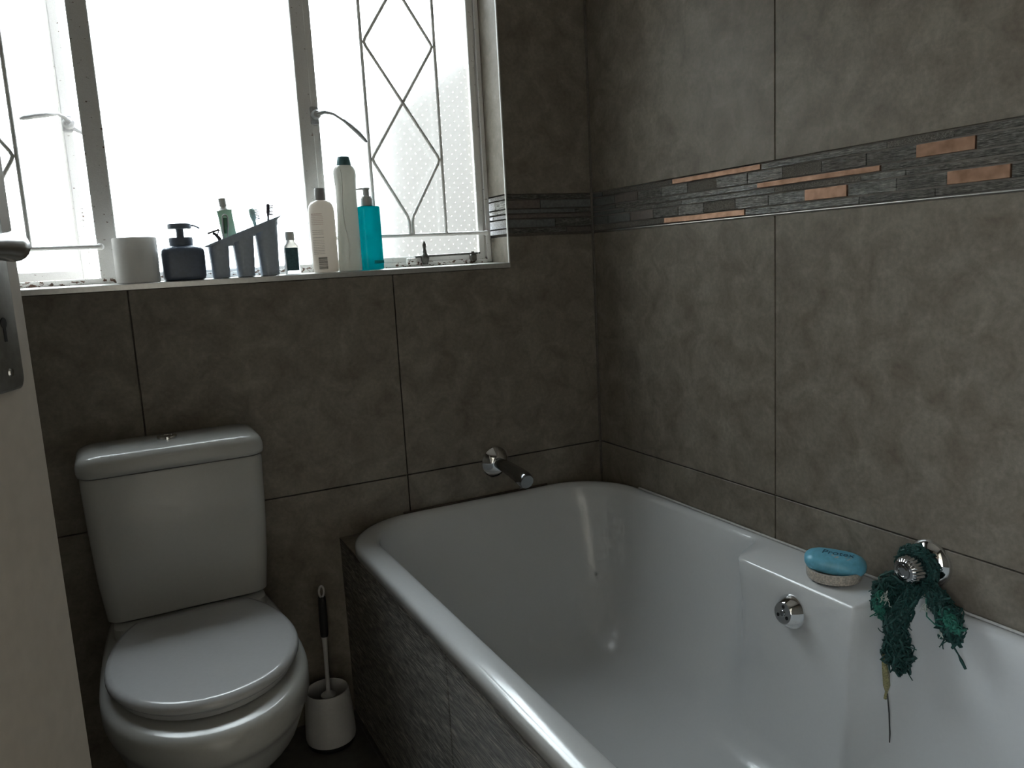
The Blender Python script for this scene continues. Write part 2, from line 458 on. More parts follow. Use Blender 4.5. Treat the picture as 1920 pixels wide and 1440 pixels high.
# left wall, door wall with doorway, hall beyond the door
bm = bmesh.new(); box(bm, XL - .1, XL, YF - .11, 0.2, -0.008, ZC)
struct(mk('wall_left', bm, TILE, smooth=0), 'grey tiled wall behind the open door')
bm = bmesh.new()
box(bm, XL, DH0, YF - .11, YF, -0.008, ZC); box(bm, DH1, 0.008, YF - .11, YF, -0.008, ZC); box(bm, DH0, DH1, YF - .11, YF, 2.05, ZC)
box(bm, -3.3, XL, YF - .11, YF, -0.008, ZC)
struct(mk('wall_front', bm, TILE, smooth=0), 'wall around the doorway')
HW = (-3.50, -2.10, 0.10, 2.30)          # unseen opening added in the hall's end wall to let in sky light
bm = bmesh.new()
box(bm, -3.3, 0.12, -3.7, -3.6, -0.1, ZC + .1)
box(bm, -3.3, -3.2, -3.6, HW[0], -0.1, ZC); box(bm, -3.3, -3.2, HW[1], YF - .11, -0.1, ZC)
box(bm, -3.3, -3.2, HW[0], HW[1], -0.1, HW[2]); box(bm, -3.3, -3.2, HW[0], HW[1], HW[3], ZC)
struct(mk('wall_hall', bm, HALLP, smooth=0), 'painted hall walls with an opening added at the end for light')
w2 = bpy.data.objects.new('added_hall_window', None); COL.objects.link(w2); w2.location = (-3.25, -2.75, HW[2]); struct(w2, 'unseen hall window, added to light the room through the doorway')
def w2part(name, bm, mat):
    bmesh.ops.translate(bm, verts=bm.verts, vec=-Vector((-3.25, -2.75, HW[2]))); return mk(name, bm, mat, w2, smooth=0)
bm = bmesh.new()
for a, b_, c, d in ((HW[0], HW[0] + .05, HW[2], HW[3]), (HW[1] - .05, HW[1], HW[2], HW[3]), (HW[0] + .05, HW[1] - .05, HW[2], HW[2] + .05), (HW[0] + .05, HW[1] - .05, HW[3] - .05, HW[3]), (-2.775, -2.725, HW[2] + .05, HW[3] - .05)):
    box(bm, -3.27, -3.23, a, b_, c, d, .002)
w2part('window_frame', bm, CEIL)

# outside: ground and neighbour's boundary wall seen blurred through the patterned glass
bm = bmesh.new(); box(bm, -30, 30, 0.25, 40, -0.6, -0.35); box(bm, -30, -3.35, -40, 0.25, -0.6, -0.35)
struct(mk('ground_outside', bm, M('sandy_ground', (0.30, 0.27, 0.23), 0.9, vary=0.2, vscale=2), smooth=0), 'pale ground outside the window')
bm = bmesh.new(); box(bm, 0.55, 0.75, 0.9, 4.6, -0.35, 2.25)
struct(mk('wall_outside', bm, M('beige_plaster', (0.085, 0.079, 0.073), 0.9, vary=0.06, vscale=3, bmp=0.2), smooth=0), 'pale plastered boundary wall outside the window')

bm = bmesh.new(); box(bm, -3.4, -2.7, 0.21, 7.0, -0.35, 3.05)  # unseen wall, added to keep low sky light off the upper right wall
struct(mk('wall_sky_blocker', bm, M('grey_plaster', (0.30, 0.28, 0.255), 0.9, vary=0.06, vscale=3, bmp=0.2), smooth=0), 'unseen plastered wall added left of the window to block low sky light')

# ------------------------------------------------------------------ window
FZ0, FZ1 = S0 + 0.004, S1
win = bpy.data.objects.new('window_1', None); COL.objects.link(win); win.location = (-1.0, 0.12, S0); win.empty_display_size = .1
struct(win, 'white steel casement window with dimpled glass above the sill')
WO = Vector((-1.0, 0.12, S0))
def wpart(name, bm, mat, parent=None, smooth=40):
    bmesh.ops.translate(bm, verts=bm.verts, vec=-WO)
    return mk(name, bm, mat, parent or win, smooth=smooth)
# sill slab with slight fall to the room, and its edge trim
bm = bmesh.new()
SB = S0 + 0.004
prism(bm, [(0.003, S0), (0.125, SB), (0.125, S0 - .012), (0.003, S0 - .012)], lambda u, v, d: (d, u, v), W0, W1, 0.0008)
wpart('window_sill', bm, M('pale_sill_tile', (0.66, 0.64, 0.60), 0.32, vary=0.06), smooth=0)
bm = bmesh.new(); prism(bm, [(-0.0015, S0 - .0125), (-0.0015, S0 - .001), (0.0, S0 + .0006), (0.004, S0 + .0006), (0.004, S0 - .0125)], lambda u, v, d: (d, u, v), W0, W1 + .002, 0.0003)
wpart('sill_edge_trim', bm, ALU, smooth=0)
bm = bmesh.new(); box(bm, W1 - .0006, W1 + .0028, -0.0015, 0.0045, S0 - .012, S1, 0.0006)
wpart('jamb_edge_trim', bm, ALU_W, smooth=0)
# outer frame
FY0, FY1 = 0.104, 0.126
bm = bmesh.new()
box(bm, W1 - .013, W1 + .0005, FY0, FY1 + .02, FZ0, FZ1, .0015); box(bm, W1 - .030, W1 - .012, FY0 + .010, FY0 + .019, FZ0, FZ1, .0015)
box(bm, W0, W0 + .014, FY0, FY1, FZ0, FZ1, .0015); box(bm, W0, W1, FY0, FY1, FZ1 - .03, FZ1, .0015)
wpart('outer_frame', bm, WHITE_P)
bm = bmesh.new()
box(bm, W0, W1 - .012, FY0, FY1, SB - .001, SB + .012, .0015)
wpart('bottom_rail', bm, RUST_P)
ML, MR = (-1.2465, -1.2045), (-0.772, -0.738)
for a, b_ in (ML, MR):
    bm = bmesh.new(); box(bm, a, b_, FY0, FY1, SB + .010, FZ1 - .02, .0018); box(bm, a + .012, b_ - .012, FY1, FY1 + .014, SB + .010, FZ1 - .02)
    wpart('mullion', bm, WHITE_P)
def dimples(bm, x0, x1, z0, z1, y):
    # staggered moulded dimples standing proud of the room face of the pane
    px, pz, r0 = 0.026, 0.0125, 0.0021
    k = 0; z = z0 + .006
    while z < z1 - .004:
        x = x0 + .004 + (px / 2 if k % 2 else 0)
        while x < x1 - .004:
            dx, dz = random.uniform(-.0015, .0015), random.uniform(-.0015, .0015)
            a_ = [bm.verts.new((x + dx + r0 * math.cos(2 * PI * q / 7), y - .0002, z + dz + r0 * math.sin(2 * PI * q / 7))) for q in range(7)]
            b_ = [bm.verts.new((x + dx + .55 * r0 * math.cos(2 * PI * q / 7), y - .0012, z + dz + .55 * r0 * math.sin(2 * PI * q / 7))) for q in range(7)]
            for q in range(7): bm.faces.new((a_[q], a_[(q + 1) % 7], b_[(q + 1) % 7], b_[q])).material_index = 1
            bm.faces.new(b_).material_index = 1; bm.faces.new(list(reversed(a_))).material_index = 1
            x += px
        z += pz; k += 1
def pane(x0, x1, z0, z1, y, parent, name='glass_pane'):
    bm = bmesh.new(); box(bm, x0, x1, y, y + .004, z0, z1); dimples(bm, x0, x1, z0, z1, y)
    o = wpart(name, bm, GLASS, parent, smooth=0); o.data.materials.append(DIMPLE); return o
bm = bmesh.new(); box(bm, ML[1] - .002, MR[0] + .002, FY0 + .006, FY0 + .011, SB + .012, SB + .019); box(bm, ML[1] - .002, MR[0] + .002, FY0 + .006, FY0 + .011, FZ1 - .05, FZ1 - .03)
wpart('glazing_bead', bm, WHITE_P)
pane(ML[1] - .002, MR[0] + .002, SB + .012, FZ1 - .03, FY0 + .012, win)
# right casement, shut
def casement_ring(bm, x0, x1, z0, z1, y0, y1, w):
    box(bm, x0, x0 + w, y0, y1, z0, z1, .0015); box(bm, x1 - w, x1, y0, y1, z0, z1, .0015)
    box(bm, x0 + w - .001, x1 - w + .001, y0, y1, z0, z0 + w, .0015); box(bm, x0 + w - .001, x1 - w + .001, y0, y1, z1 - w, z1, .0015)
bm = bmesh.new(); casement_ring(bm, MR[1] - .001, W1 - .018, SB + .009, FZ1 - .02, FY0 + .003, FY0 + .017, .017)
cas_r = wpart('casement', bm, WHITE_P)
pane(MR[1] + .014, W1 - .033, SB + .024, FZ1 - .035, FY0 + .009, cas_r)
# left casement, ajar: hinged on the far left, swung outwards
HX, HY, ANG = -1.704, FY1 - .012, R(15.5)
rotm = Matrix.Translation(Vector((HX, HY, 0))) @ Matrix.Rotation(ANG, 4, 'Z')
CW = 0.455
def left_local(bm): bmesh.ops.transform(bm, matrix=rotm, verts=bm.verts)
bm = bmesh.new(); casement_ring(bm, 0, CW, SB + .012, FZ1 - .02, -.010, .016, .021); left_local(bm)
cas_l = wpart('casement', bm, WHITE_P)
bm = bmesh.new(); box(bm, .018, CW - .018, .004, .008, SB + .030, FZ1 - .038); dimples(bm, .018, CW - .018, SB + .030, FZ1 - .038, .004); left_local(bm)
wpart('glass_pane', bm, GLASS, cas_l, smooth=0).data.materials.append(DIMPLE)
# handles
def blade(bm, pts, ws, th):
    tube(bm, pts, ws, 10, flat=th)
bm = bmesh.new()
hz = 1.505
box(bm, MR[1] - .006, MR[1] + .014, FY0 - .006, FY0 + .008, hz - .014, hz + .028, .003, 2)
lathe(bm, [(.0115, 0), (.0115, .010), (.008, .016), (0.001, .018)], 16, Matrix.Translation((MR[1] + .006, FY0 - .004, hz + .008)) @ Matrix.Rotation(R(90), 4, 'X'))
y_ = FY0 - .020
tube(bm, [(MR[1] + .006, y_ + .004, hz + .008), (MR[1] + .025, y_, hz + .013), (MR[1] + .045, y_ - .006, hz + .008), (MR[1] + .062, y_ - .008, hz - .003), (MR[1] + .070, y_ - .009, hz - .008),
          (MR[1] + .085, y_ - .010, hz - .020), (MR[1] + .105, y_ - .010, hz - .038), (MR[1] + .119, y_ - .010, hz - .054), (MR[1] + .123, y_ - .010, hz - .058)],
     [.0075, .0055, .0042, .0042, .0050, .0068, .0072, .0052, .003], 10, flat=0.8)
wpart('window_handle', bm, M('grey_handle_paint', (0.40, 0.40, 0.40), 0.4, vary=0.15), cas_r)
bm = bmesh.new()
hl = 1.497
ux = CW - .011
box(bm, ux - .012, ux + .010, -.020, -.009, hl - .018, hl + .018, .003, 2)
lathe(bm, [(.013, 0), (.013, .010), (.009, .017), (0.001, .019)], 16, Matrix.Translation((ux, -.018, hl)) @ Matrix.Rotation(R(90), 4, 'X'))
tube(bm, [(ux, -.034, hl), (ux - .010, -.036, hl + .010), (ux - .024, -.040, hl + .016), (ux - .034, -.042, hl + .014), (ux - .050, -.044, hl + .012), (ux - .075, -.044, hl + .007), (ux - .096, -.044, hl + .001), (ux - .102, -.044, hl - .001)],
     [.008, .0055, .0042, .0055, .0078, .0080, .0060, .003], 10, flat=0.8)
tube(bm, [(ux, -.022, hl - .004), (ux + .014, -.022, hl - .012), (ux + .028, -.020, hl - .019)], [.006, .006, .0045], 8)
left_local(bm)
wpart('window_handle', bm, M('grey_handle_paint', (0.40, 0.40, 0.40), 0.4), cas_l)
# peg stay on the bottom rail of the right casement
STEEL = M('dull_stay_steel', (0.10, 0.095, 0.085), 0.45, 0.7, vary=0.3)
sy = FY0 - .008
bm = bmesh.new()
tube(bm, [(-.500, sy, SB + .024), (-.478, sy, SB + .025), (-.318, sy, SB + .027)], .0030, 8)
tube(bm, [(-.316, sy, SB + .027), (-.310, sy, SB + .027)], .0022, 8)
box(bm, -.338, -.322, sy - .004, FY0 + .006, SB + .006, SB + .024, .002, 1)
tube(bm, [(-.332, sy, SB + .026), (-.332, sy, SB + .032)], .004, 8)
stay = wpart('window_stay', bm, STEEL, cas_r)
bm = bmesh.new(); lathe(bm, [(.007, .004), (.008, .008), (.010, .014), (.0115, .020), (.0105, .027), (.0060, .032), (.0055, .038), (.0048, .042), (.0040, .045), (.0052, .050), (.0055, .055), (.0036, .061), (.0012, .065)], 14, Matrix.Translation((-.473, sy, SB)))
wpart('stay_peg', bm, STEEL, cas_r)
bm = bmesh.new(); box(bm, -.524, -.496, FY0 - .010, FY0 + .004, SB + .004, SB + .022, .004, 2)
wpart('stay_bracket', bm, RUST_P, cas_r)

# ------------------------------------------------------------------ burglar-bar grilles
BAR = m_painted_steel('bar_white_paint', 0.21)
def grille(label, xl, xr, x_end0, x_end1, ends):
    yb = 0.090; zb = 1.2145
    cx = (xl + xr) / 2
    t = thing('burglar_bar_grille', label, 'burglar bars', (cx, yb, zb), group='grilles inside the window')
    O = Vector((cx, yb, zb))
    def part(name, bm):
        bmesh.ops.translate(bm, verts=bm.verts, vec=-O); return mk(name, bm, BAR, t, smooth=60)
    bm = bmesh.new(); tube(bm, [(x_end0, yb, zb), (x_end1, yb, zb)], .0050, 8)
    for e in ends:
        lathe(bm, [(.0075, 0), (.008, .006), (.006, .010), (.0045, .012)], 10, Matrix.Translation((e, yb + .012, zb)) @ Matrix.Rotation(R(90), 4, 'X'))
    part('horizontal_bar', bm)
    for x in (xl, xr):
        bm = bmesh.new(); tube(bm, [(x, yb, zb), (x, yb, S1 - .01)], .0045, 8); part('vertical_bar', bm)
    # two mirrored bent rods: side by side at the foot, then zigzag, touching the uprights
    zs = [zb, zb + .040]
    node0, node1, sp = zb + .193, zb + .3325, .2835
    for s in (-1, 1):
        side = (xr if s > 0 else xl) - s * .0075
        other = (xl if s > 0 else xr) + s * .0075
        P_ = [(cx + s * .0043, zb), (cx + s * .0043, zb + .035), (cx + s * .008, zb + .050)]
        k = 0; z = node0; side_now = side
        while z < S1 + .1:
            d = -1 if side_now > cx else 1
            P_ += [(side_now + d * .004, z - .010), (side_now, z), (side_now + d * .004, z + .010)]
            side_now = other if side_now == side else side
            z += sp; k += 1
        P3 = [(x, yb - .0005 * s, zz) for x, zz in P_ if zz < S1 - .005]
        # carry the last leg to the head of the opening
        bm = bmesh.new(); tube(bm, P3, .0042, 8); part('zigzag_bar', bm)
    return t
grille('white diamond burglar bars in front of the right-hand window pane', -.6055, -.4095, -.735, -.2868, (-.2868, -.741))
grille('white diamond burglar bars beside the silver door handle, window left', -1.5715, -1.3735, -1.708, -1.2395, (-1.2395, -1.708))

# ------------------------------------------------------------------ bath surround (tiled box) and bath
SX = -0.792
sur = thing('bath_surround', 'dark split-stone tiled box boxed in around the white bathtub', 'bath panel', (SX, -0.85, 0.0))
SO = Vector((SX, -0.85, 0.0))
def spart(name, bm, mat, parent=None, smooth=0):
    bmesh.ops.translate(bm, verts=bm.verts, vec=-SO); return mk(name, bm, mat, parent or sur, smooth=smooth)
bm = bmesh.new(); box(bm, SX + .010, SX + .04, -1.74, -.002, 0.0, .462); box(bm, SX + .04, -.002, -1.74, -1.70, 0.0, .462)
spart('core', bm, GROUT)
for a, b_ in ((-.002, -.09), (-.09, -.69), (-.69, -1.29), (-1.29, -1.74)):
    bm = bmesh.new(); prism(bm, rect(b_, a, 0.001, 0.470, .0012), lambda u, v, d: (d, u, v), SX, SX + .010, .0012)
    spart('stone_tile', bm, SLATE)
bm = bmesh.new()
prism(bm, [(SX, -.002), (SX, -.196)] + [(-.617 + .181 * math.cos(a), -.186 + .181 * math.sin(a)) for a in [R(180 - 9 * k) for k in range(2, 10)]] + [(-.617, -.002)], lambda u, v, d: (u, v, d), .462, .4715)
spart('corner_tile', bm, TILE)
bm = bmesh.new(); box(bm, SX, -.003, -1.74, -1.705, .462, .472, .001)
spart('end_tile', bm, TILE)

tub = thing('bathtub', 'white built-in bathtub with rounded corners and a side ledge', 'bathtub', (-0.40, -0.85, 0.0))
TO = Vector((-0.40, -0.85, 0.0))
def tpart(name, bm, mat, parent=None, smooth=50):
    bmesh.ops.translate(bm, verts=bm.verts, vec=-TO); return mk(name, bm, mat, parent or tub, smooth=smooth)
def sstep(t): t = max(0., min(1., t)); return t * t * (3 - 2 * t)
BY = [-.55, -.57, -.585, -.60, -.615, -.625, -.632, -.640, -.650, -.656, -.662, -.668, -.674, -.680, -.686, -.692, -.698, -.704, -.712, -.74, -.78, -.82, -.86, -.90, -.94, -.965, -.975, -.982, -.986, -.990, -.994, -.998, -1.002, -1.006, -1.010, -1.014, -1.020, -1.026, -1.035, -1.06, -1.10]
def ledge(y, z):
    k = max(0., min(1., (.50 - z) / .38))
    up = sstep((-.645 + .05 * k - y) / (.065 + .16 * k)); dn = 1 - sstep((-.994 + .012 * k - y) / (.034 + .05 * k))
    return up * dn
OX0, OX1, OY0, OY1 = -.797, -.004, -1.702, -.006
def ring(il, ib, ir, iff, rb, rf, z, xblock=None):
    x0, x1, y0, y1 = OX0 + il, OX1 - ir, OY0 + iff, OY1 - ib
    P_ = []
    NA = 14
    for i in range(9): P_.append((x0 + rb + (x1 - x0 - 2 * rb) * (0.5 + 0.5 * i / 9), y1))
    for i in range(NA + 1):
        a = PI / 2 * (1 - i / NA); P_.append((x1 - rb + rb * math.cos(a), y1 - rb + rb * math.sin(a)))
    ya = y1 - rb
    for i in range(1, 9): P_.append((x1, ya + (BY[0] - ya) * i / 9))
    for y in BY:
        x = x1
        if xblock is not None: x = x1 + (xblock - x1) * ledge(y, z)
        P_.append((x, y))
    ye = y0 + rf
    for i in range(1, 9): P_.append((x1, BY[-1] + (ye - BY[-1]) * i / 9))
    for i in range(NA + 1):
        a = -PI / 2 * i / NA; P_.append((x1 - rf + rf * math.cos(a), y0 + rf + rf * math.sin(a)))
    for i in range(1, 10): P_.append((x1 - rf + (x0 + rf - x1 + rf) * i / 10, y0))
    for i in range(NA + 1):
        a = -PI / 2 - PI / 2 * i / NA; P_.append((x0 + rf + rf * math.cos(a), y0 + rf + rf * math.sin(a)))
    yb_ = y1 - rb
    for i in range(1, 26): P_.append((x0, ye + (yb_ - ye) * i / 26))
    for i in range(NA + 1):
        a = PI - PI / 2 * i / NA; P_.append((x0 + rb + rb * math.cos(a), y1 - rb + rb * math.sin(a)))
    for i in range(1, 10): P_.append((x0 + rb + (x1 - x0 - 2 * rb) * 0.5 * i / 10, y1))
    return [Vector((x, y, z)) for x, y in P_]
rings = [
    ring(.006, .004, .004, .006, .178, .06, .4700),
    ring(.000, .000, .000, .000, .180, .06, .4720),
    ring(.000, .000, .000, .000, .180, .06, .4900),
    ring(.0015, .001, .001, .001, .180, .06, .4955),
    ring(.006, .003, .004, .006, .180, .06, .4995),
    ring(.014, .006, .008, .014, .176, .07, .5015),
    ring(.030, .010, .014, .040, .172, .08, .5018),
    ring(.044, .014, .020, .060, .168, .09, .5005),
    ring(.052, .018, .024, .068, .165, .10, .4975, -.1270),
    ring(.0555, .021, .027, .072, .164, .10, .4945, -.1315),
    ring(.058, .025, .030, .076, .162, .11, .4900, -.1340),
    ring(.064, .036, .038, .095, .145, .12, .4600, -.1365),
    ring(.074, .060, .050, .130, .128, .14, .4000, -.1395),
    ring(.088, .098, .070, .190, .112, .15, .3200, -.1440),
    ring(.106, .142, .096, .260, .100, .15, .2350, -.1520),
    ring(.126, .195, .128, .330, .092, .15, .1600, -.1680),
    ring(.145, .240, .152, .380, .088, .14, .1250, -.1840),
    ring(.172, .282, .180, .420, .080, .13, .1080, -.2150),
    ring(.210, .330, .215, .470, .075, .12, .1010, -.2400),
    ring(.290, .430, .290, .560, .060, .08, .0985),
]
bm = bmesh.new(); loft(bm, rings, (False, True))
tpart('basin', bm, ACRYL, smooth=88)
bm = bmesh.new()
sp_ = [(-.62, -.0045, .5015), (-.19, -.0045, .5015)]
tube(bm, sp_, .0035, 8)
tpart('sealant_bead', bm, M('mouldy_sealant', (0.06, 0.045, 0.035), 0.7, vary=0.4, vscale=60))
bm = bmesh.new(); tube(bm, [(-.0045, -.19, .5010), (-.0045, -1.70, .5010)], .0030, 8)
tpart('sealant_bead', bm, M('pale_sealant', (0.52, 0.51, 0.49), 0.6, vary=0.1))
# overflow cover: chrome cone with three holes
OFM = Matrix.Translation((-.1400, -.8585, .4370)) @ Matrix.Rotation(R(-90), 4, 'Y') @ Matrix.Rotation(R(0), 4, 'Z')
OFM = Matrix.Translation((-.1400, -.8585, .4370)) @ Vector((-1, 0, .12)).to_track_quat('Z', 'Y').to_matrix().to_4x4()
bm = bmesh.new(); lathe(bm, [(.0335, -.004), (.0340, 0.001), (.0335, .003), (.0215, .0215), (.0205, .0225), (.001, .0225)], 40, OFM)
of = tpart('overflow_cover', bm, CHROME, smooth=30)
bm = bmesh.new()
for a in (90, 210, 330):
    lathe(bm, [(.0036, .0226), (.0034, .0230), (.0005, .0230)], 12, OFM @ Matrix.Translation((.0125 * math.cos(R(a)), .0125 * math.sin(R(a)), 0)))
tpart('drain_holes', bm, BLACK, of)
bm = bmesh.new(); lathe(bm, [(.0060, .0226), (.0052, .0245), (.001, .0250)], 16, OFM)
tpart('fixing_screw', bm, CHROME_D, of)

# ------------------------------------------------------------------ bath spout and wall tap
sp = thing('bath_spout', 'chrome bath spout on the wall below the window', 'spout', (-.344, 0.0, .592))
my = Matrix.Rotation(R(90), 4, 'X')      # local +z points out of the back wall, to -y
bm = bmesh.new(); lathe(bm, [(.0425, 0.0), (.0430, .003), (.0405, .006), (.0225, .020), (.0185, .022), (.0150, .022)], 40, my)
mk('flange', bm, CHROME, sp, smooth=30)
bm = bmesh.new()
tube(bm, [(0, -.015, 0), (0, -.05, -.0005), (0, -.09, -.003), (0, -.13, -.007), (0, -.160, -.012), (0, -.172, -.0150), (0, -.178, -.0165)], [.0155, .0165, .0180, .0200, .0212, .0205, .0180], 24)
body = mk('spout_body', bm, M('reflection_dark_chrome', (0.34, 0.345, 0.35), 0.16, 1.0, vary=0.05), sp, smooth=50)  # base colour darkened to stand in for dark surroundings mirrored in the tube
bm = bmesh.new(); lathe(bm, [(.0130, 0.0), (.0130, -.006), (.0105, -.0075), (.001, -.006)], 20, Matrix.Translation((0, -.158, -.0285)) @ Matrix.Rotation(R(-18), 4, 'X'))
mk('aerator', bm, CHROME, sp, smooth=40)

tap = thing('bath_tap', 'chrome fluted tap knob on the wall above the tub edge', 'tap', (0.0, -1.0455, .5655))
mx_ = Matrix.Rotation(R(-90), 4, 'Y')
mx_ = Vector((-1, 0, 0)).to_track_quat('Z', 'Y').to_matrix().to_4x4()
bm = bmesh.new(); lathe(bm, [(.0430, 0.0), (.0430, .004), (.0415, .007), (.0350, .014), (.0250, .020), (.0180, .022), (.0170, .024)], 40, mx_)
mk('flange', bm, CHROME, tap, smooth=35)
bm = bmesh.new()
lathe(bm, [(.0150, .020), (.0200, .026), (.0250, .031), (.0262, .038), (.0255, .048), (.0235, .060), (.0215, .066), (.0180, .0695), (.0140, .0705), (.0125, .0690)], 96, mx_,
      flute=lambda a, r, z: 1 + (.045 * math.cos(24 * a) if .028 < z < .067 else 0))
mk('knob', bm, M('fluted_chrome', (0.62, 0.63, 0.65), 0.12, 1.0, vary=0.05), tap, smooth=30)
bm = bmesh.new(); lathe(bm, [(.0125, .0685), (.0120, .0720), (.0085, .0730), (.0075, .0705), (.001, .0705)], 24, mx_)
mk('knob_cap', bm, CHROME_D, tap, smooth=30)

# ------------------------------------------------------------------ soap dish and soap
DC = (-.064, -.894)
dish = thing('soap_dish', 'round stone-grey soap dish on the bath ledge', 'soap dish', (DC[0], DC[1], .5025))
STONE = M('marbled_stone', (0.48, 0.43, 0.37), 0.3, vary=0.35, vscale=55)
bm = bmesh.new(); lathe(bm, [(.0440, 0.0), (.0490, .0015), (.0505, .005), (.0510, .017), (.0500, .0205), (.0475, .0210), (.0455, .0190), (.0430, .0120), (.001, .0105)], 48)
mk('bowl', bm, STONE, dish, smooth=40)
bm = bmesh.new(); lathe(bm, [(.0430, -.0015), (.0445, -.0015), (.0445, .0008), (.0430, .0008)], 40)
mk('foot_ring', bm, BLACK, dish)
soap = thing('soap_bar', 'pale blue bar of soap with embossed lettering, on the round dish', 'soap', (DC[0] - .002, DC[1] - .004, .5345))
soap.rotation_euler = (R(7), R(6), R(-48))
BLUE = M('blue_soap', (0.15, 0.46, 0.62), 0.38, vary=0.10, vscale=25, sss=0.0)
bm = bmesh.new()
rs = []
for z, k in ((-.0165, .60), (-.0155, .74), (-.0120, .90), (-.0050, .985), (0.001, 1.0), (.0060, .965), (.0110, .86), (.0145, .72), (.0158, .60)):
    rs.append(ell(.0560 * (k ** .8), .0320 * k, z, 40, p=2.9))
loft(bm, rs); mk('bar', bm, BLUE, soap, smooth=60)
tc = bpy.data.curves.new('lettering', 'FONT'); tc.body = 'Protex'; tc.size = .021; tc.extrude = .0006; tc.align_x = 'CENTER'; tc.align_y = 'CENTER'; tc.shear = .25
tcol = bpy.data.objects.new('tmp_text', tc); COL.objects.link(tcol)
bpy.context.view_layer.update()
tm = bpy.data.meshes.new_from_object(tcol.evaluated_get(bpy.context.evaluated_depsgraph_get())); bpy.data.objects.remove(tcol)
tm.materials.clear(); tm.materials.append(M('deep_blue_relief', (0.018, 0.085, 0.15), 0.5))
tm.name = 'lettering'
lo = link('lettering', tm, soap, (0.002, .004, .0156))
bm = bmesh.new()
random.seed(11)
for k in range(16):
    x, y = random.gauss(.022, .016), random.gauss(-.012, .010)
    if abs(x) > .046 or abs(y) > .022: continue
    z = .0150 - max(0, (abs(x) - .028)) * .35 - max(0, abs(y) - .014) * .7
    lathe(bm, [(.0042 * random.uniform(.5, 1.1), 0), (.003 * random.uniform(.5, 1), .0012), (.0005, .0015)], 8, Matrix.Translation((x, y, z)))
mk('dried_lather', bm, M('dried_lather', (0.40, 0.47, 0.52), 0.8, vary=0.1), soap)

# ------------------------------------------------------------------ yarn bath scrubber draped over the tap
scr = thing('bath_scrubber', 'shaggy dark green net scrubber draped over the tap knob', 'scrubber', (-.045, -1.06, .49))
CO = Vector((-.045, -1.06, .49))
GREEN = M('dark_green_yarn', (0.007, 0.048, 0.042), 0.75, vary=0.6, vscale=60)
GREEN_L = M('light_green_yarn', (0.018, 0.145, 0.105), 0.7, vary=0.4, vscale=60)
PALEY = M('pale_plastic_thread', (0.42, 0.44, 0.40), 0.4, vary=0.2)
def lerp_path(P_, t):
    t *= len(P_) - 1; i = min(int(t), len(P_) - 2); f = t - i
    return Vector(P_[i]).lerp(Vector(P_[i + 1]), f)
def smooth_line(P_, sub=4):
    out = []
    n = len(P_)
    for i in range(n - 1):
        p0, p1, p2, p3 = P_[max(0, i - 1)], P_[i], P_[i + 1], P_[min(n - 1, i + 2)]
        for k in range(sub):
            t = k / sub
            out.append(.5 * ((2 * p1) + (p2 - p0) * t + (2 * p0 - 5 * p1 + 4 * p2 - p3) * t * t + (3 * p1 - p0 - 3 * p2 + p3) * t ** 3))
    out.append(P_[-1]); return out
def fuzz(name, path, rad, n, mat, seed, r0=.0011, curl=3.0, length=.35):
    # tangled yarn: each strand wanders about inside the hank and doubles back on itself
    random.seed(seed); bm = bmesh.new()
    for k in range(n):
        t = random.random(); P_ = []
        for i in range(9):
            t = max(0.0, min(1.0, t + random.gauss(0, .13)))
            rd = rad(t) if callable(rad) else rad
            while True:
                v = Vector((random.uniform(-1, 1), random.uniform(-1, 1), random.uniform(-1, 1)))
                if v.length < 1: break
            P_.append(lerp_path(path, t) + v * rd * random.uniform(.9, 1.55))
        tube(bm, smooth_line(P_), r0 * random.uniform(.8, 2.6), 5)
    for k in range(max(6, n // 8)):            # stray ends standing off the hank
        t = random.random(); c = lerp_path(path, t); rd = rad(t) if callable(rad) else rad
        v = Vector((random.gauss(-.3, .6), random.gauss(0, 1), random.gauss(-.3, .8))).normalized()
        w = Vector((random.gauss(0, 1), random.gauss(0, 1), random.gauss(-.5, 1))).normalized()
        tube(bm, smooth_line([c, c + v * rd * 1.1, c + v * rd * 1.5 + w * rd * .4, c + v * rd * 1.6 + w * rd * random.uniform(.5, 1.0)]), r0 * .8, 5)
    core = [lerp_path(path, i / 14) for i in range(15)]
    tube(bm, core, [max(.002, (rad(i / 14) if callable(rad) else rad) * .42 * (1 + .4 * math.sin(i * 2.3 + seed))) for i in range(15)], 9)
    bmesh.ops.translate(bm, verts=bm.verts, vec=-CO)
    return mk(name, bm, mat, scr, smooth=60)
kx, ky, kz = 0.0, -1.0455, .5655
loop = [(-.034, ky + .022, kz - .022), (-.036, ky + .030, kz + .004), (-.038, ky + .019, kz + .027), (-.036, ky - .002, kz + .035), (-.032, ky - .022, kz + .025), (-.030, ky - .032, kz + .002), (-.032, ky - .026, kz - .024), (-.040, ky - .008, kz - .036)]
fuzz('loop', loop, .0085, 70, GREEN, 1, curl=2.5)
fuzz('tassel', [(-.040, ky - .004, kz - .036), (-.058, ky + .018, kz - .030), (-.075, ky + .030, kz - .040), (-.082, ky + .034, kz - .058), (-.080, ky + .030, kz - .076)], lambda t: .014 + .005 * math.sin(t * PI), 80, GREEN, 2)
fuzz('tassel_tip', [(-.094, ky + .026, kz - .044), (-.094, ky + .028, kz - .060), (-.088, ky + .026, kz - .078), (-.088, ky + .020, kz - .086)], .010, 34, GREEN_L, 3)
fuzz('hank', [(-.046, ky - .006, kz - .034), (-.070, ky - .006, kz - .055), (-.088, ky - .002, kz - .085), (-.100, ky - .010, kz - .115), (-.108, ky - .024, kz - .142)], lambda t: .012 + .009 * t, 130, GREEN, 4)
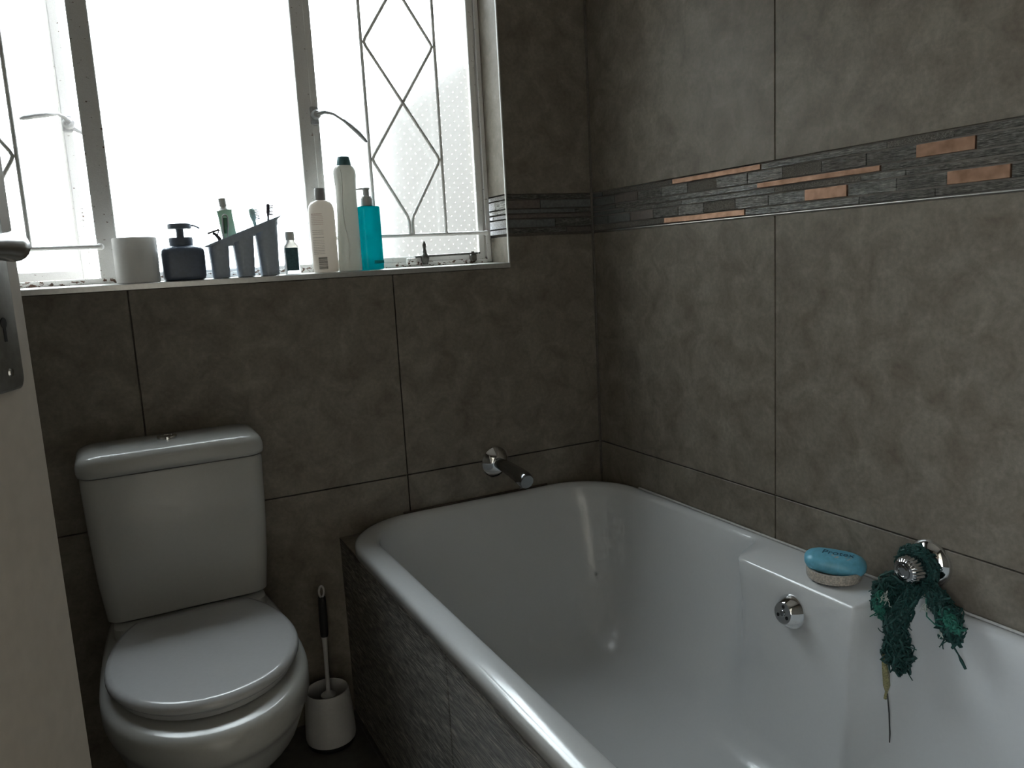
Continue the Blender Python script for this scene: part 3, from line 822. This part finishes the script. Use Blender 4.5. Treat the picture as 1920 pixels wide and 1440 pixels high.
fuzz('tassel', [(-.038, ky - .026, kz - .022), (-.048, ky - .052, kz - .040), (-.058, ky - .076, kz - .052), (-.066, ky - .088, kz - .068), (-.070, ky - .094, kz - .084)], lambda t: .010 + .009 * math.sin(t * PI * .9), 80, GREEN, 5)
fuzz('tassel_tip', [(-.066, ky - .072, kz - .046), (-.070, ky - .090, kz - .054), (-.074, ky - .100, kz - .064)], .011, 26, GREEN_L, 6)
def wire(name, pts, r0, mat):
    bm = bmesh.new(); tube(bm, pts, r0, 7); bmesh.ops.translate(bm, verts=bm.verts, vec=-CO); return mk(name, bm, mat, scr)
wire('loose_thread', [(-.072, ky - .092, kz - .082), (-.078, ky - .100, kz - .092), (-.078, ky - .110, kz - .104), (-.080, ky - .116, kz - .110), (-.080, ky - .124, kz - .122)], [.0016, .0016, .0013, .0028, .0022], GREEN)
wire('loose_thread', [(-.064, ky - .040, kz - .036), (-.078, ky - .052, kz - .060), (-.082, ky - .070, kz - .066), (-.080, ky - .094, kz - .064)], .0012, GREEN_L)
wire('loose_thread', [(-.120, ky -0.007, kz - .122), (-.122, ky -0.003, kz - .130), (-.122, ky -0.009, kz - .138), (-.120, ky -0.015, kz - .128)], .0010, GREEN)
wire('hanging_wire', [(-.124, ky -0.015, kz - .205), (-.125, ky -0.020, kz - .240), (-.126, ky -0.023, kz - .275), (-.126, ky -0.023, kz - .292)], [.0012, .0013, .0013, .0010], M('dark_wire', (0.03, 0.03, 0.028), 0.5))
TAGM = M('yellowed_clear_plastic', (0.46, 0.42, 0.20), 0.25, vary=0.3, vscale=90, trans=0.6)
wire('plastic_tag', [(-.122, ky -0.005, kz - .136), (-.124, ky -0.007, kz - .150), (-.124, ky -0.011, kz - .170), (-.124, ky -0.013, kz - .190), (-.124, ky -0.013, kz - .202), (-.124, ky -0.011, kz - .216)], [.0030, .0042, .0062, .0060, .0025, .0030], TAGM)
wire('plastic_tag_edge', [(-.120, ky +0.001, kz - .134), (-.122, ky -0.003, kz - .160), (-.124, ky -0.007, kz - .186), (-.124, ky -0.013, kz - .202)], .0009, M('dark_wire', (0.03, 0.03, 0.028), 0.5))
for (px, py, pz, s_) in ((-.097, ky + .012, kz - .046, 1.0), (-.076, ky - .048, kz - .042, .8), (-.090, ky - .086, kz - .072, .5)):
    random.seed(int(abs(px) * 1e4)); bm = bmesh.new()
    for k in range(9):
        p0 = Vector((px, py, pz)); q = [p0]
        for i in range(5): q.append(q[-1] + Vector((random.gauss(-.001, .0012), random.gauss(0, .0025), random.gauss(-.0015, .003))) * s_)
        tube(bm, q, .0007, 5)
    bmesh.ops.translate(bm, verts=bm.verts, vec=-CO); mk('frayed_threads', bm, PALEY, scr)

# ------------------------------------------------------------------ toilet
TX = -1.158
toi = thing('toilet', 'white close-coupled toilet with lid down, under the window', 'toilet', (TX, 0.0, 0.0))
def egg(w, yf, yb, ym, z, n=48, back=0.66):
    # ym: y of greatest width; ellipse in front, truncated ellipse behind (toward y=yb)
    out = []
    Lb = (yb - ym) / math.sqrt(1 - back * back)
    a_end = math.acos(min(1, math.sqrt(1 - back * back)))     # angle where y reaches yb
    th = math.asin(math.sqrt(1 - back * back))
    nb = n // 4
    for i in range(nb + 1):
        t = th * i / nb
        out.append(Vector((w * math.cos(t), ym + Lb * math.sin(t), z)))
    xe = w * back
    for i in range(1, 6): out.append(Vector((xe - 2 * xe * i / 6, yb, z)))
    for i in range(nb + 1):
        t = th * (1 - i / nb)
        out.append(Vector((-w * math.cos(t), ym + Lb * math.sin(t), z)))
    for i in range(1, n // 2):
        t = PI * i / (n // 2)
        out.append(Vector((-w * math.cos(t), ym + (yf - ym) * math.sin(t), z)))
    return out
bm = bmesh.new()
sec = [(0.0, .118, -.43, -.03, -.22), (.012, .120, -.435, -.03, -.22), (.06, .108, -.42, -.03, -.22), (.16, .112, -.46, -.03, -.25), (.235, .135, -.525, -.03, -.30), (.262, .149, -.555, -.03, -.32), (.272, .158, -.575, -.03, -.34), (.284, .162, -.588, -.03, -.35),
       (.325, .171, -.612, -.03, -.37), (.338, .173, -.618, -.03, -.37), (.348, .179, -.632, -.03, -.37), (.362, .1825, -.640, -.03, -.375), (.392, .1830, -.642, -.03, -.375), (.404, .1800, -.637, -.03, -.375), (.410, .172, -.626, -.03, -.375)]
loft(bm, [egg(w, yf, yb, ym, z, back=.86) for z, w, yf, yb, ym in sec])
loft(bm, [rrect(hx, hy, .03, 5, 0, -.105, z) for z, hx, hy in ((.30, .120, .083), (.36, .145, .085), (.405, .152, .086), (.436, .152, .086), (.4385, .150, .084))])
mk('pan', bm, CERAMIC, toi, smooth=45)
bm = bmesh.new()
loft(bm, [rrect(hx, hy, .032, 6, 0, cy, z) for z, hx, hy, cy in ((.4405, .156, .070, -.088), (.4445, .161, .075, -.088), (.53, .169, .079, -.091), (.64, .174, .082, -.094), (.748, .1765, .084, -.096), (.752, .1750, .082, -.096))])
mk('cistern', bm, CERAMIC, toi, smooth=45)
bm = bmesh.new()
loft(bm, [rrect(hx, hy, r0, 7, 0, -.099, z) for z, hx, hy, r0 in ((.7545, .1755, .084, .034), (.757, .1795, .088, .036), (.764, .1810, .090, .037), (.776, .1808, .0897, .037), (.786, .1785, .0875, .036), (.794, .1730, .082, .034), (.799, .1640, .073, .030), (.8015, .1500, .060, .026), (.8025, .11, .035, .02))])
lid_c = mk('cistern_lid', bm, CERAMIC, toi, smooth=60)
bm = bmesh.new(); lathe(bm, [(.0195, .8005), (.0200, .8060), (.0190, .8085), (.0150, .8090), (.0145, .8080), (.001, .8085)], 32, Matrix.Translation((-.005, -.105, 0)))
mk('flush_button', bm, CHROME, toi, smooth=30)
bm = bmesh.new()
loft(bm, [egg(w, yf, -.198, -.385, z) for z, w, yf in ((.4125, .154, -.575), (.414, .158, -.580), (.422, .159, -.582), (.4265, .156, -.578))])
mk('seat', bm, SEATP, toi, smooth=45)
bm = bmesh.new()
loft(bm, [egg(w, yf, yb, -.385, z) for z, w, yf, yb in ((.4285, .162, -.586, -.190), (.4300, .1675, -.592, -.187), (.4340, .1700, -.595, -.185), (.4410, .1695, -.594, -.185), (.4465, .1655, -.589, -.188), (.4488, .1580, -.580, -.193), (.4496, .13, -.54, -.215), (.4498, .06, -.45, -.30))])
mk('seat_lid', bm, SEATP, toi, smooth=60)
for s in (-1, 1):
    bm = bmesh.new(); box(bm, s * .075 - .016, s * .075 + .016, -.205, -.180, .412, .436, .004, 2)
    mk('hinge', bm, SEATP, toi)

# ------------------------------------------------------------------ toilet brush and holder
BC = (-.879, -.100)
hold = thing('brush_holder', 'white tapered toilet brush pot on the floor beside the bath panel', 'brush holder', (BC[0], BC[1], 0.0))
bm = bmesh.new(); lathe(bm, [(.0540, .010), (.0585, .013), (.0600, .020), (.0595, .040), (.0565, .085), (.0515, .132), (.0500, .137), (.0480, .137), (.0465, .132), (.0510, .085), (.0540, .030), (.001, .024)], 40)
WPL = M('white_plastic', (0.50, 0.49, 0.47), 0.45, vary=0.03)
mk('pot', bm, WPL, hold, smooth=40)
bm = bmesh.new(); lathe(bm, [(.0545, 0.0), (.0560, .002), (.0560, .008), (.0530, .011)], 40)
mk('base_ring', bm, BLACK, hold)
br = thing('toilet_brush', 'white toilet brush with black grip standing in its pot', 'toilet brush', (BC[0], BC[1], .030))
br.rotation_euler = (R(1), R(1.2), 0)
bm = bmesh.new(); tube(bm, [(0, 0, .055), (0, 0, .10), (0, 0, .20), (0, 0, .235), (0, 0, .245)], [.0062, .0050, .0052, .0066, .0078], 14)
lathe(bm, [(.017, .088), (.018, .092), (.008, .100), (.005, .104)], 18)
mk('stem', bm, WPL, br)
bm = bmesh.new(); tube(bm, [(0, 0, .243), (0, 0, .25), (0, 0, .29), (0, 0, .335), (0, 0, .342)], [.0085, .0098, .0100, .0092, .0082], 14)
mk('grip', bm, M('black_rubber', (0.008, 0.008, 0.008), 0.6), br)
bm = bmesh.new()
pts = [(.0060 * math.cos(a), 0, .356 + .0135 * math.sin(a)) for a in [R(k) for k in range(-70, 260, 22)]]
tube(bm, [(.0025, 0, .341)] + pts + [(-.0025, 0, .341)], .0026, 8)
mk('hanging_loop', bm, WPL, br)
bm = bmesh.new(); lathe(bm, [(.008, .0), (.030, .010), (.034, .035), (.030, .060), (.008, .066)], 24, flute=lambda a, r, z: 1 + .08 * math.cos(18 * a))
mk('bristle_head', bm, WPL, br)

# ------------------------------------------------------------------ door, standing open on the left
DA = R(20); EX, EY = -1.308, -1.160
DW = 0.735
door = bpy.data.objects.new('door_1', None); COL.objects.link(door)
hx_, hy_ = EX - DW * math.sin(DA), EY - DW * math.cos(DA)
door.location = (hx_, hy_, 0.0); door.rotation_euler = (0, 0, R(90) - DA)     # local +x from hinge to free edge, local -y is the face toward the bath
struct(door, 'cream painted door standing open at the left')
bm = bmesh.new(); box(bm, 0, DW, 0, .040, .008, 2.02, .0015, 2)
leaf = mk('leaf', bm, PAINT, door)
pu = DW - .045
bm = bmesh.new()
loft(bm, [[Vector((p.x, y, p.y)) for p in rrect(hw, hh, .007, 5, pu, 1.130)] for y, hw, hh in ((.001, .0215, .0695), (-.0025, .0215, .0695), (-.0040, .0195, .0675))])
plate = mk('handle_plate', bm, BRASS, door, smooth=30)
bm = bmesh.new()
tube(bm, [(pu, -.003, 1.168), (pu + .001, -.008, 1.168), (pu + .003, -.012, 1.168), (pu + .003, -.016, 1.168), (pu - .001, -.0195, 1.168), (pu - .008, -.0205, 1.168), (pu - .025, -.021, 1.168), (pu - .06, -.021, 1.167), (pu - .10, -.020, 1.166), (pu - .112, -.019, 1.166)],
     [.0088, .0095, .0105, .0112, .0112, .0102, .0088, .0082, .0078, .004], 18)
mk('lever', bm, M('brushed_steel', (0.58, 0.57, 0.56), 0.25, 1.0, vary=0.05), door)
bm = bmesh.new()
lathe(bm, [(.0042, 0), (.0042, .0006), (.0005, .0006)], 12, Matrix.Translation((pu, -.0040, 1.112)) @ Matrix.Rotation(R(90), 4, 'X')); box(bm, pu - .0018, pu + .0018, -.0046, -.0040, 1.098, 1.112)
mk('keyhole', bm, BLACK, plate)
for z in (1.0745, 1.190):
    bm = bmesh.new(); lathe(bm, [(.0036, 0), (.0030, .0012), (.0004, .0016)], 12, Matrix.Translation((pu, -.0040, z)) @ Matrix.Rotation(R(90), 4, 'X'))
    mk('screw', bm, CHROME_D, plate)

# ------------------------------------------------------------------ things on the window sill
SY = 0.048
SZ = S0 + .0021
def sill(name, label, cat, x, y=SY, rotz=0.0): return thing(name, label, cat, (x, y, SZ), rotz)
# toilet roll
t = sill('toilet_roll', 'white toilet paper roll standing on the window sill', 'toilet roll', -1.1725, .050)
PAPER = m_backlit('toilet_paper', (0.86, 0.85, 0.83), (0.85, 0.83, 0.80), 0.25)
bm = bmesh.new(); lathe(bm, [(.0200, 0), (.0445, 0), (.0450, .003), (.0450, .095), (.0440, .0975), (.0200, .0975)], 48, caps=(False, False))
mk('paper', bm, PAPER, t, smooth=40)
bm = bmesh.new(); lathe(bm, [(.0203, 0.0005), (.0203, .097), (.0192, .097), (.0192, .0005), (.0203, .0005)], 32, caps=(False, False))
mk('core', bm, M('grey_cardboard', (0.33, 0.29, 0.24), 0.9, vary=0.05), t)
bm = bmesh.new(); loft(bm, [[Vector((.0451 * math.cos(a), .0451 * math.sin(a), z)) for a in [R(20 - k * 4) for k in range(9)]] + [Vector((.0455 * math.cos(a), .0455 * math.sin(a), z)) for a in [R(20 - (8 - k) * 4) for k in range(9)]] for z in (.040, .097)])
mk('loose_sheet', bm, PAPER, t)
# dark soap dispenser
t = sill('soap_dispenser', 'squat dark grey soap dispenser with flat round pump, beside the toilet roll', 'dispenser', -1.0770, .046)
DG = M('charcoal_ceramic', (0.115, 0.145, 0.205), 0.35, vary=0.08)
DG2 = M('charcoal_plastic', (0.165, 0.195, 0.25), 0.4, vary=0.08)
bm = bmesh.new()
loft(bm, [rrect(hx, hy, r0, 6, 0, 0, z) for z, hx, hy, r0 in ((0, .0395, .0335, .012), (.0015, .0415, .0355, .013), (.008, .0440, .0375, .014), (.040, .0450, .0385, .015), (.058, .0452, .0387, .016), (.066, .0440, .0375, .016), (.0715, .0405, .034, .016), (.0745, .034, .029, .016), (.0765, .026, .024, .015))])
mk('body', bm, DG, t, smooth=60)
bm = bmesh.new(); lathe(bm, [(.0225, .0755), (.0250, .0775), (.0255, .0920), (.0245, .0945), (.010, .0950)], 36)
mk('collar', bm, DG2, t, smooth=35)
bm = bmesh.new(); lathe(bm, [(.0082, .094), (.0080, .113), (.0235, .1135), (.0250, .1150), (.0250, .1235), (.0240, .1250), (.001, .1255)], 36)
pump = mk('pump_head', bm, DG2, t, smooth=35)
bm = bmesh.new(); tube(bm, [(.022, 0, .1205), (.029, 0, .1205), (.034, 0, .1190), (.040, 0, .1155), (.0425, 0, .1140)], .0019, 8)
mk('spout', bm, DG2, pump)
# toothbrush holder: three tapered cups under one slanting rim
HX0 = -.9405
t = sill('toothbrush_holder', 'grey slanted toothbrush holder of three joined cups', 'toothbrush holder', HX0, .046)
HG = M('grey_holder_plastic', (0.42, 0.48, 0.56), 0.45, vary=0.06)
def rim_z(x): return .0745 + (x + .0815) * (.1335 - .0735) / (.163)      # height of the slanting top
def cup(xc, wb, wt, d, top_off=.006):
    bm = bmesh.new(); n = 32
    rings = []
    for k in range(9):
        f = k / 8
        ring_ = []
        for i in range(n):
            a = 2 * PI * i / n
            c, s = math.cos(a), math.sin(a)
            w = wb + (wt - wb) * f
            x = xc + w * math.copysign(abs(c) ** .7, c); y = (d * (.86 + .14 * f)) * math.copysign(abs(s) ** .7, s)
            ring_.append(Vector((x, y, f * (rim_z(x) - top_off))))
        rings.append(ring_)
    loft(bm, rings, (True, False))
    return bm
for xc, wb, wt in ((-.0575, .0185, .0225), (-.0020, .0188, .0245), (.0525, .0208, .0260)):
    mk('cup', cup(xc, wb, wt, .0290), HG, t, smooth=50)
bm = bmesh.new()
o_ = []; N_ = 64
def rim_outline(hx, hy):
    return [(hx * math.copysign(abs(math.cos(2 * PI * i / N_)) ** .45, math.cos(2 * PI * i / N_)), hy * math.copysign(abs(math.sin(2 * PI * i / N_)) ** .6, math.sin(2 * PI * i / N_))) for i in range(N_)]
rr = []
for hx, hy, dz in ((.0795, .0300, -.0170), (.0800, .0305, -.0055), (.0815, .0320, -.0040), (.0880, .0345, -.0010), (.0895, .0350, .0005), (.0885, .0345, .0015), (.0800, .0300, .0010), (.0785, .0285, -.0010), (.0785, .0285, -.0170)):
    rr.append([Vector((x, y, rim_z(x) + dz)) for x, y in rim_outline(hx, hy)])
loft(bm, rr, (False, False))
mk('slanted_rim', bm, HG, t, smooth=50)
for xa, xb in ((-.0350, -.0262), (.0222, .0272)):
    bm = bmesh.new(); box(bm, xa, xb, -.027, .027, rim_z(xa) - .020, rim_z(xa) - .0125)
    mk('web', bm, HG, t)
# things standing in the holder
def in_holder(name, label, cat, x, z, rot=(0, 0, 0), y=.046):
    o = thing(name, label, cat, (x, y, SZ + z)); o.rotation_euler = rot; return o
tp = in_holder('toothpaste_tube', 'squeezed green and white toothpaste tube, cap up, in the holder', 'toothpaste', -.9700, .094, (0, R(-6), 0), .052)
TPG = m_backlit('green_toothpaste_print', (0.52, 0.66, 0.56), (0.45, 0.62, 0.50), 0.3)
bm = bmesh.new(); loft(bm, [ell(hx, hy, z, 24, p=2.4) for z, hx, hy in ((-.006, .0160, .0105), (.020, .0162, .0100), (.045, .0160, .0090), (.056, .0165, .0060), (.0600, .0175, .0035))])
mk('tube_body', bm, TPG, tp, smooth=50)
bm = bmesh.new(); lathe(bm, [(.0125, .0600), (.0080, .0655), (.0072, .0665), (.0070, .0690), (.0078, .0695), (.0082, .0855), (.0075, .0870), (.001, .0872)], 20)
mk('cap', bm, M('white_cap', (0.62, 0.62, 0.60), 0.45), tp)
rz = in_holder('razor', 'small dark razor head leaning out of the holder', 'razor', -.9920, .080, (0, R(-18), 0), .040)
DK = M('dark_razor_plastic', (0.040, 0.034, 0.038), 0.4, vary=0.2)
bm = bmesh.new(); tube(bm, [(.001, 0, -.004), (0, 0, .010), (-.003, 0, .020), (-.008, 0, .026)], [.0045, .0042, .0035, .003], 10); mk('handle', bm, DK, rz)
bm = bmesh.new(); box(bm, -.020, .006, -.016, .016, .0265, .0305, .001); mk('blade_head', bm, DK, rz)
bm = bmesh.new(); tube(bm, [(-.001, -.004, .016), (.004, -.006, .026), (.010, -.006, .027)], .0014, 6); mk('lubricating_strip', bm, M('pink_grey_plastic', (0.38, 0.30, 0.31), 0.4), rz)
fl = in_holder('flosser', 'grey looped plastic flosser handle in front of the toothpaste', 'flosser', -.9800, .094, (0, R(2), 0), .034)
bm = bmesh.new()
arch = [(-.0065, 0, -.006), (-.0060, 0, .030)] + [(.0060 * math.cos(a), 0, .040 + .0085 * math.sin(a)) for a in [R(180 - k * 20) for k in range(10)]] + [(.0062, 0, .025), (.0040, 0, .010), (.002, 0, -.004)]
tube(bm, arch, .0016, 8); mk('loop_handle', bm, M('grey_translucent_plastic', (0.55, 0.52, 0.54), 0.3, vary=0.1), fl)
bm = bmesh.new(); loft(bm, [ell(.0042, .002, z, 16) for z in (.006, .012, .036, .041)]); mk('green_insert', bm, M('green_plastic', (0.10, 0.24, 0.15), 0.4), fl)
def toothbrush(label, x, z, lean, mat, bmat, head_dir, hw=1.0):
    o = in_holder('toothbrush', label, 'toothbrush', x, z, (0, R(lean), 0), .046)
    bm = bmesh.new(); tube(bm, [(0, 0, -.080), (0, 0, -.015), (0, 0, 0), (0, 0, .010), (0, 0, .026), (0, 0, .030)], [.0050, .0042, .0028 * hw, .0048 * hw, .0052 * hw, .0034 * hw], 12, flat=.75)
    mk('handle', bm, mat, o)
    bm = bmesh.new()
    for i in range(7):
        for j in (-1, 0, 1):
            z0 = .005 + i * .0036
            tube(bm, [(head_dir * .0022 * hw, j * .0028, z0), (head_dir * (.0065 + .0040 * hw), j * .0030, z0 + .0004 * ((i + j) % 2))], .0011, 5)
    mk('bristles', bm, bmat, o)
    return o
toothbrush('pale mint green toothbrush in the middle of the holder', -.9125, .126, -8, M('mint_plastic', (0.42, 0.60, 0.56), 0.35, vary=0.1), M('mint_bristle', (0.58, 0.70, 0.68), 0.6), 1, 1.9)
toothbrush('dark purple toothbrush in the highest end of the holder', -.8795, .136, 4, M('dark_purple_plastic', (0.045, 0.028, 0.040), 0.4), M('dark_bristle', (0.20, 0.16, 0.18), 0.6), 1, 1.1)
# small travel bottle
t = sill('travel_bottle', 'tiny clear bottle with teal label and white cap, beside the toothbrush holder', 'bottle', -.8335, .048)
bm = bmesh.new(); loft(bm, [rrect(hx, hy, r0, 5, 0, 0, z) for z, hx, hy, r0 in ((0, .0165, .0115, .005), (.002, .0180, .0130, .006), (.060, .0178, .0128, .006), (.067, .0160, .0118, .006), (.072, .0125, .0100, .006), (.0765, .0095, .0092, .008), (.083, .0092, .0090, .008))])
mk('body', bm, M('milky_clear_plastic', (0.78, 0.80, 0.80), 0.2, vary=0.02, trans=0.5), t, smooth=50)
bm = bmesh.new(); box(bm, -.0162, .0130, -.0142, -.0131, .008, .062, .0003)
mk('label', bm, M('teal_label', (0.045, 0.125, 0.150), 0.5, vary=0.25, vscale=50), t)
bm = bmesh.new(); lathe(bm, [(.0100, .080), (.0106, .081), (.0106, .0985), (.0100, .100), (.001, .1002)], 24)
mk('cap', bm, M('white_cap', (0.62, 0.62, 0.60), 0.45), t, smooth=35)
# lotion bottle
t = sill('lotion_bottle', 'white lotion bottle with round shoulders, grey cap and barcode', 'bottle', -.7530, .046)
LOT = m_backlit('translucent_white_plastic', (0.86, 0.82, 0.77), (0.90, 0.84, 0.77), 0.35)
bm = bmesh.new(); loft(bm, [ell(hx, hy, z, 40, p=2.3) for z, hx, hy in ((0, .0275, .0170), (.002, .0300, .0190), (.010, .0310, .0200), (.08, .0316, .0205), (.140, .0316, .0205), (.152, .0308, .0200), (.161, .0280, .0185), (.1675, .0230, .0165), (.1705, .0165, .0145), (.1720, .0120, .0120), (.174, .0115, .0115))])
lb = mk('body', bm, LOT, t, smooth=60)
bm = bmesh.new(); lathe(bm, [(.0120, .1715), (.0126, .1725), (.0124, .198), (.0115, .2005), (.001, .201)], 28)
mk('cap', bm, M('grey_cap', (0.30, 0.30, 0.30), 0.4), t, smooth=35)
def on_body(x, z, hx=.0316, hy=.0205, p=2.3, off=.0003):
    k = max(0, 1 - abs(x / hx) ** p) ** (1 / p)
    return Vector((x, -hy * k - off, z))
PRINT = M('grey_print', (0.30, 0.27, 0.26), 0.6); PRINT_P = M('pink_print', (0.52, 0.36, 0.33), 0.6)
def print_lines(name, rows, x0, x1, mat, parent, gap=True, seed=1):
    random.seed(seed); bm = bmesh.new()
    for z, h in rows:
        x = x0
        while x < x1:
            w = random.uniform(.0012, .0035) if gap else (x1 - x0) / 6
            xe = min(x + w, x1)
            a, b_ = on_body(x, z), on_body(xe, z)
            vs_ = [bm.verts.new(v) for v in (a, b_, b_ + Vector((0, 0, h)), a + Vector((0, 0, h)))]
            bm.faces.new(vs_)
            x = xe + (random.uniform(.0005, .0011) if gap else 0)
    return mk(name, bm, mat, parent, smooth=0)
print_lines('printed_heading', [(.138, .0018), (.1345, .0012)], -.0280, -.004, PRINT_P, lb, seed=2)
print_lines('printed_text', [(.131 - .0042 * k, .0009) for k in range(5)], -.0285, -.002, PRINT_P, lb, seed=3)
print_lines('printed_text', [(.100 - .0046 * k, .0010) for k in range(3)] + [(.0825, .0012)] + [(.0760 - .0040 * k, .0008) for k in range(9)], -.0285, -.004, PRINT, lb, seed=4)
random.seed(9)
print_lines('barcode', [(.0075 + .0017 * k, random.choice((.0006, .0009, .0012))) for k in range(17)], -.0205, .0000, M('black_print', (0.06, 0.06, 0.06), 0.6), lb, gap=False)
# tall curvy bottle
t = sill('tall_bottle', 'tall white curvy bottle with a teal cap, tallest on the sill', 'bottle', -.6915, .046)
TALL = m_backlit('white_bottle_plastic', (0.84, 0.83, 0.80), (0.86, 0.85, 0.78), 0.28)
prof = [(0.0, -.0275, .0270), (.002, -.0290, .0283), (.012, -.0293, .0285), (.04, -.0272, .0286), (.07, -.0255, .0286), (.102, -.0240, .0286), (.130, -.0224, .0285), (.165, -.0208, .0280), (.188, -.0206, .0282), (.205, -.0208, .0290), (.222, -.0222, .0300), (.233, -.0228, .0312), (.2425, -.0225, .0305), (.249, -.0195, .0270), (.2535, -.0150, .0225)]
bm = bmesh.new()
loft(bm, [ell((b_ - a) / 2, .0215 if z < .24 else .0185, z, 40, (a + b_) / 2, 0, 2.6) for z, a, b_ in prof])
tb_ = mk('body', bm, TALL, t, smooth=60)
bm = bmesh.new()
gp = [(-.0120, .250), (-.0105, .235), (-.0095, .215), (-.0110, .190), (-.0128, .165), (-.0132, .140), (-.0115, .115), (-.0075, .090), (-.0045, .065), (-.0040, .045), (-.0070, .030), (-.0105, .020)]
tube(bm, [(x, -.0208 + .0006, z) if z < .24 else (x, -.0185, z) for x, z in gp], [.0006] + [.0013] * (len(gp) - 2) + [.0005], 6)
mk('moulded_ridge', bm, TALL, tb_, smooth=60)
bm = bmesh.new(); loft(bm, [ell(hx, hy, z, 32, .0040, 0, 2.5) for z, hx, hy in ((.2495, .0150, .0130), (.2520, .0172, .0150), (.2570, .0172, .0150), (.2650, .0160, .0142), (.2735, .0142, .0130), (.2750, .0132, .0120))])
mk('cap', bm, M('teal_grey_cap', (0.075, 0.175, 0.195), 0.35, vary=0.1), t, smooth=45)
# turquoise pump bottle
t = sill('pump_bottle', 'clear turquoise pump bottle with white nozzle, nearest the window corner', 'bottle', -.6370, .046)
def m_turq():
    m, nt, bs = nodes_of('turquoise_clear_plastic')
    bs.inputs['Base Color'].default_value = (0.0, 0.50, 0.53, 1); bs.inputs['Roughness'].default_value = 0.12
    tl = nt.nodes.new('ShaderNodeBsdfTranslucent'); tl.inputs[0].default_value = (0.0, 0.46, 0.49, 1)
    tr = nt.nodes.new('ShaderNodeBsdfTransparent'); tr.inputs[0].default_value = (0.01, 0.36, 0.38, 1)
    n = tex(nt, 'ShaderNodeTexNoise', obj_coord(nt), 40)
    a = nt.nodes.new('ShaderNodeMixShader'); a.inputs[0].default_value = 0.5
    L(nt, tl.outputs[0], a.inputs[1]); L(nt, tr.outputs[0], a.inputs[2])
    b = nt.nodes.new('ShaderNodeMixShader'); b.inputs[0].default_value = 0.75
    L(nt, bs.outputs[0], b.inputs[1]); L(nt, a.outputs[0], b.inputs[2])
    L(nt, b.outputs[0], nt.nodes['Material Output'].inputs[0])
    return m
bm = bmesh.new(); loft(bm, [rrect(hx, hy, r0, 6, 0, 0, z) for z, hx, hy, r0 in ((0, .0255, .0235, .012), (.0015, .0272, .0252, .013), (.006, .0278, .0258, .014), (.145, .0278, .0258, .014), (.1515, .0276, .0256, .014), (.1545, .0262, .0242, .013), (.1560, .0200, .0185, .012))])
tb2 = mk('body', bm, m_turq(), t, smooth=50)
bm = bmesh.new(); box(bm, .000, .0245, -.0268, -.0259, .014, .022, .0002)
mk('embossed_panel', bm, M('deep_teal_print', (0.0, 0.30, 0.34), 0.4), tb2)
WN = M('white_nozzle', (0.55, 0.55, 0.54), 0.4)
bm = bmesh.new(); lathe(bm, [(.0130, .1555), (.0148, .157), (.0148, .174), (.0135, .1765), (.0120, .1765), (.0118, .180), (.0070, .1815)], 30)
mk('collar', bm, WN, t, smooth=35)
bm = bmesh.new(); lathe(bm, [(.0068, .180), (.0075, .183), (.0078, .196), (.0095, .1985), (.0090, .2005), (.001, .2010)], 24)
tube(bm, [(0, 0, .1985), (-.012, 0, .1988), (-.022, 0, .1978), (-.0265, 0, .1965)], [.0030, .0026, .0020, .0016], 8)
tube(bm, [(0, 0, .199), (.008, 0, .1995), (.0105, 0, .1990)], [.0026, .0022, .001], 8)
mk('nozzle', bm, WN, t, smooth=40)
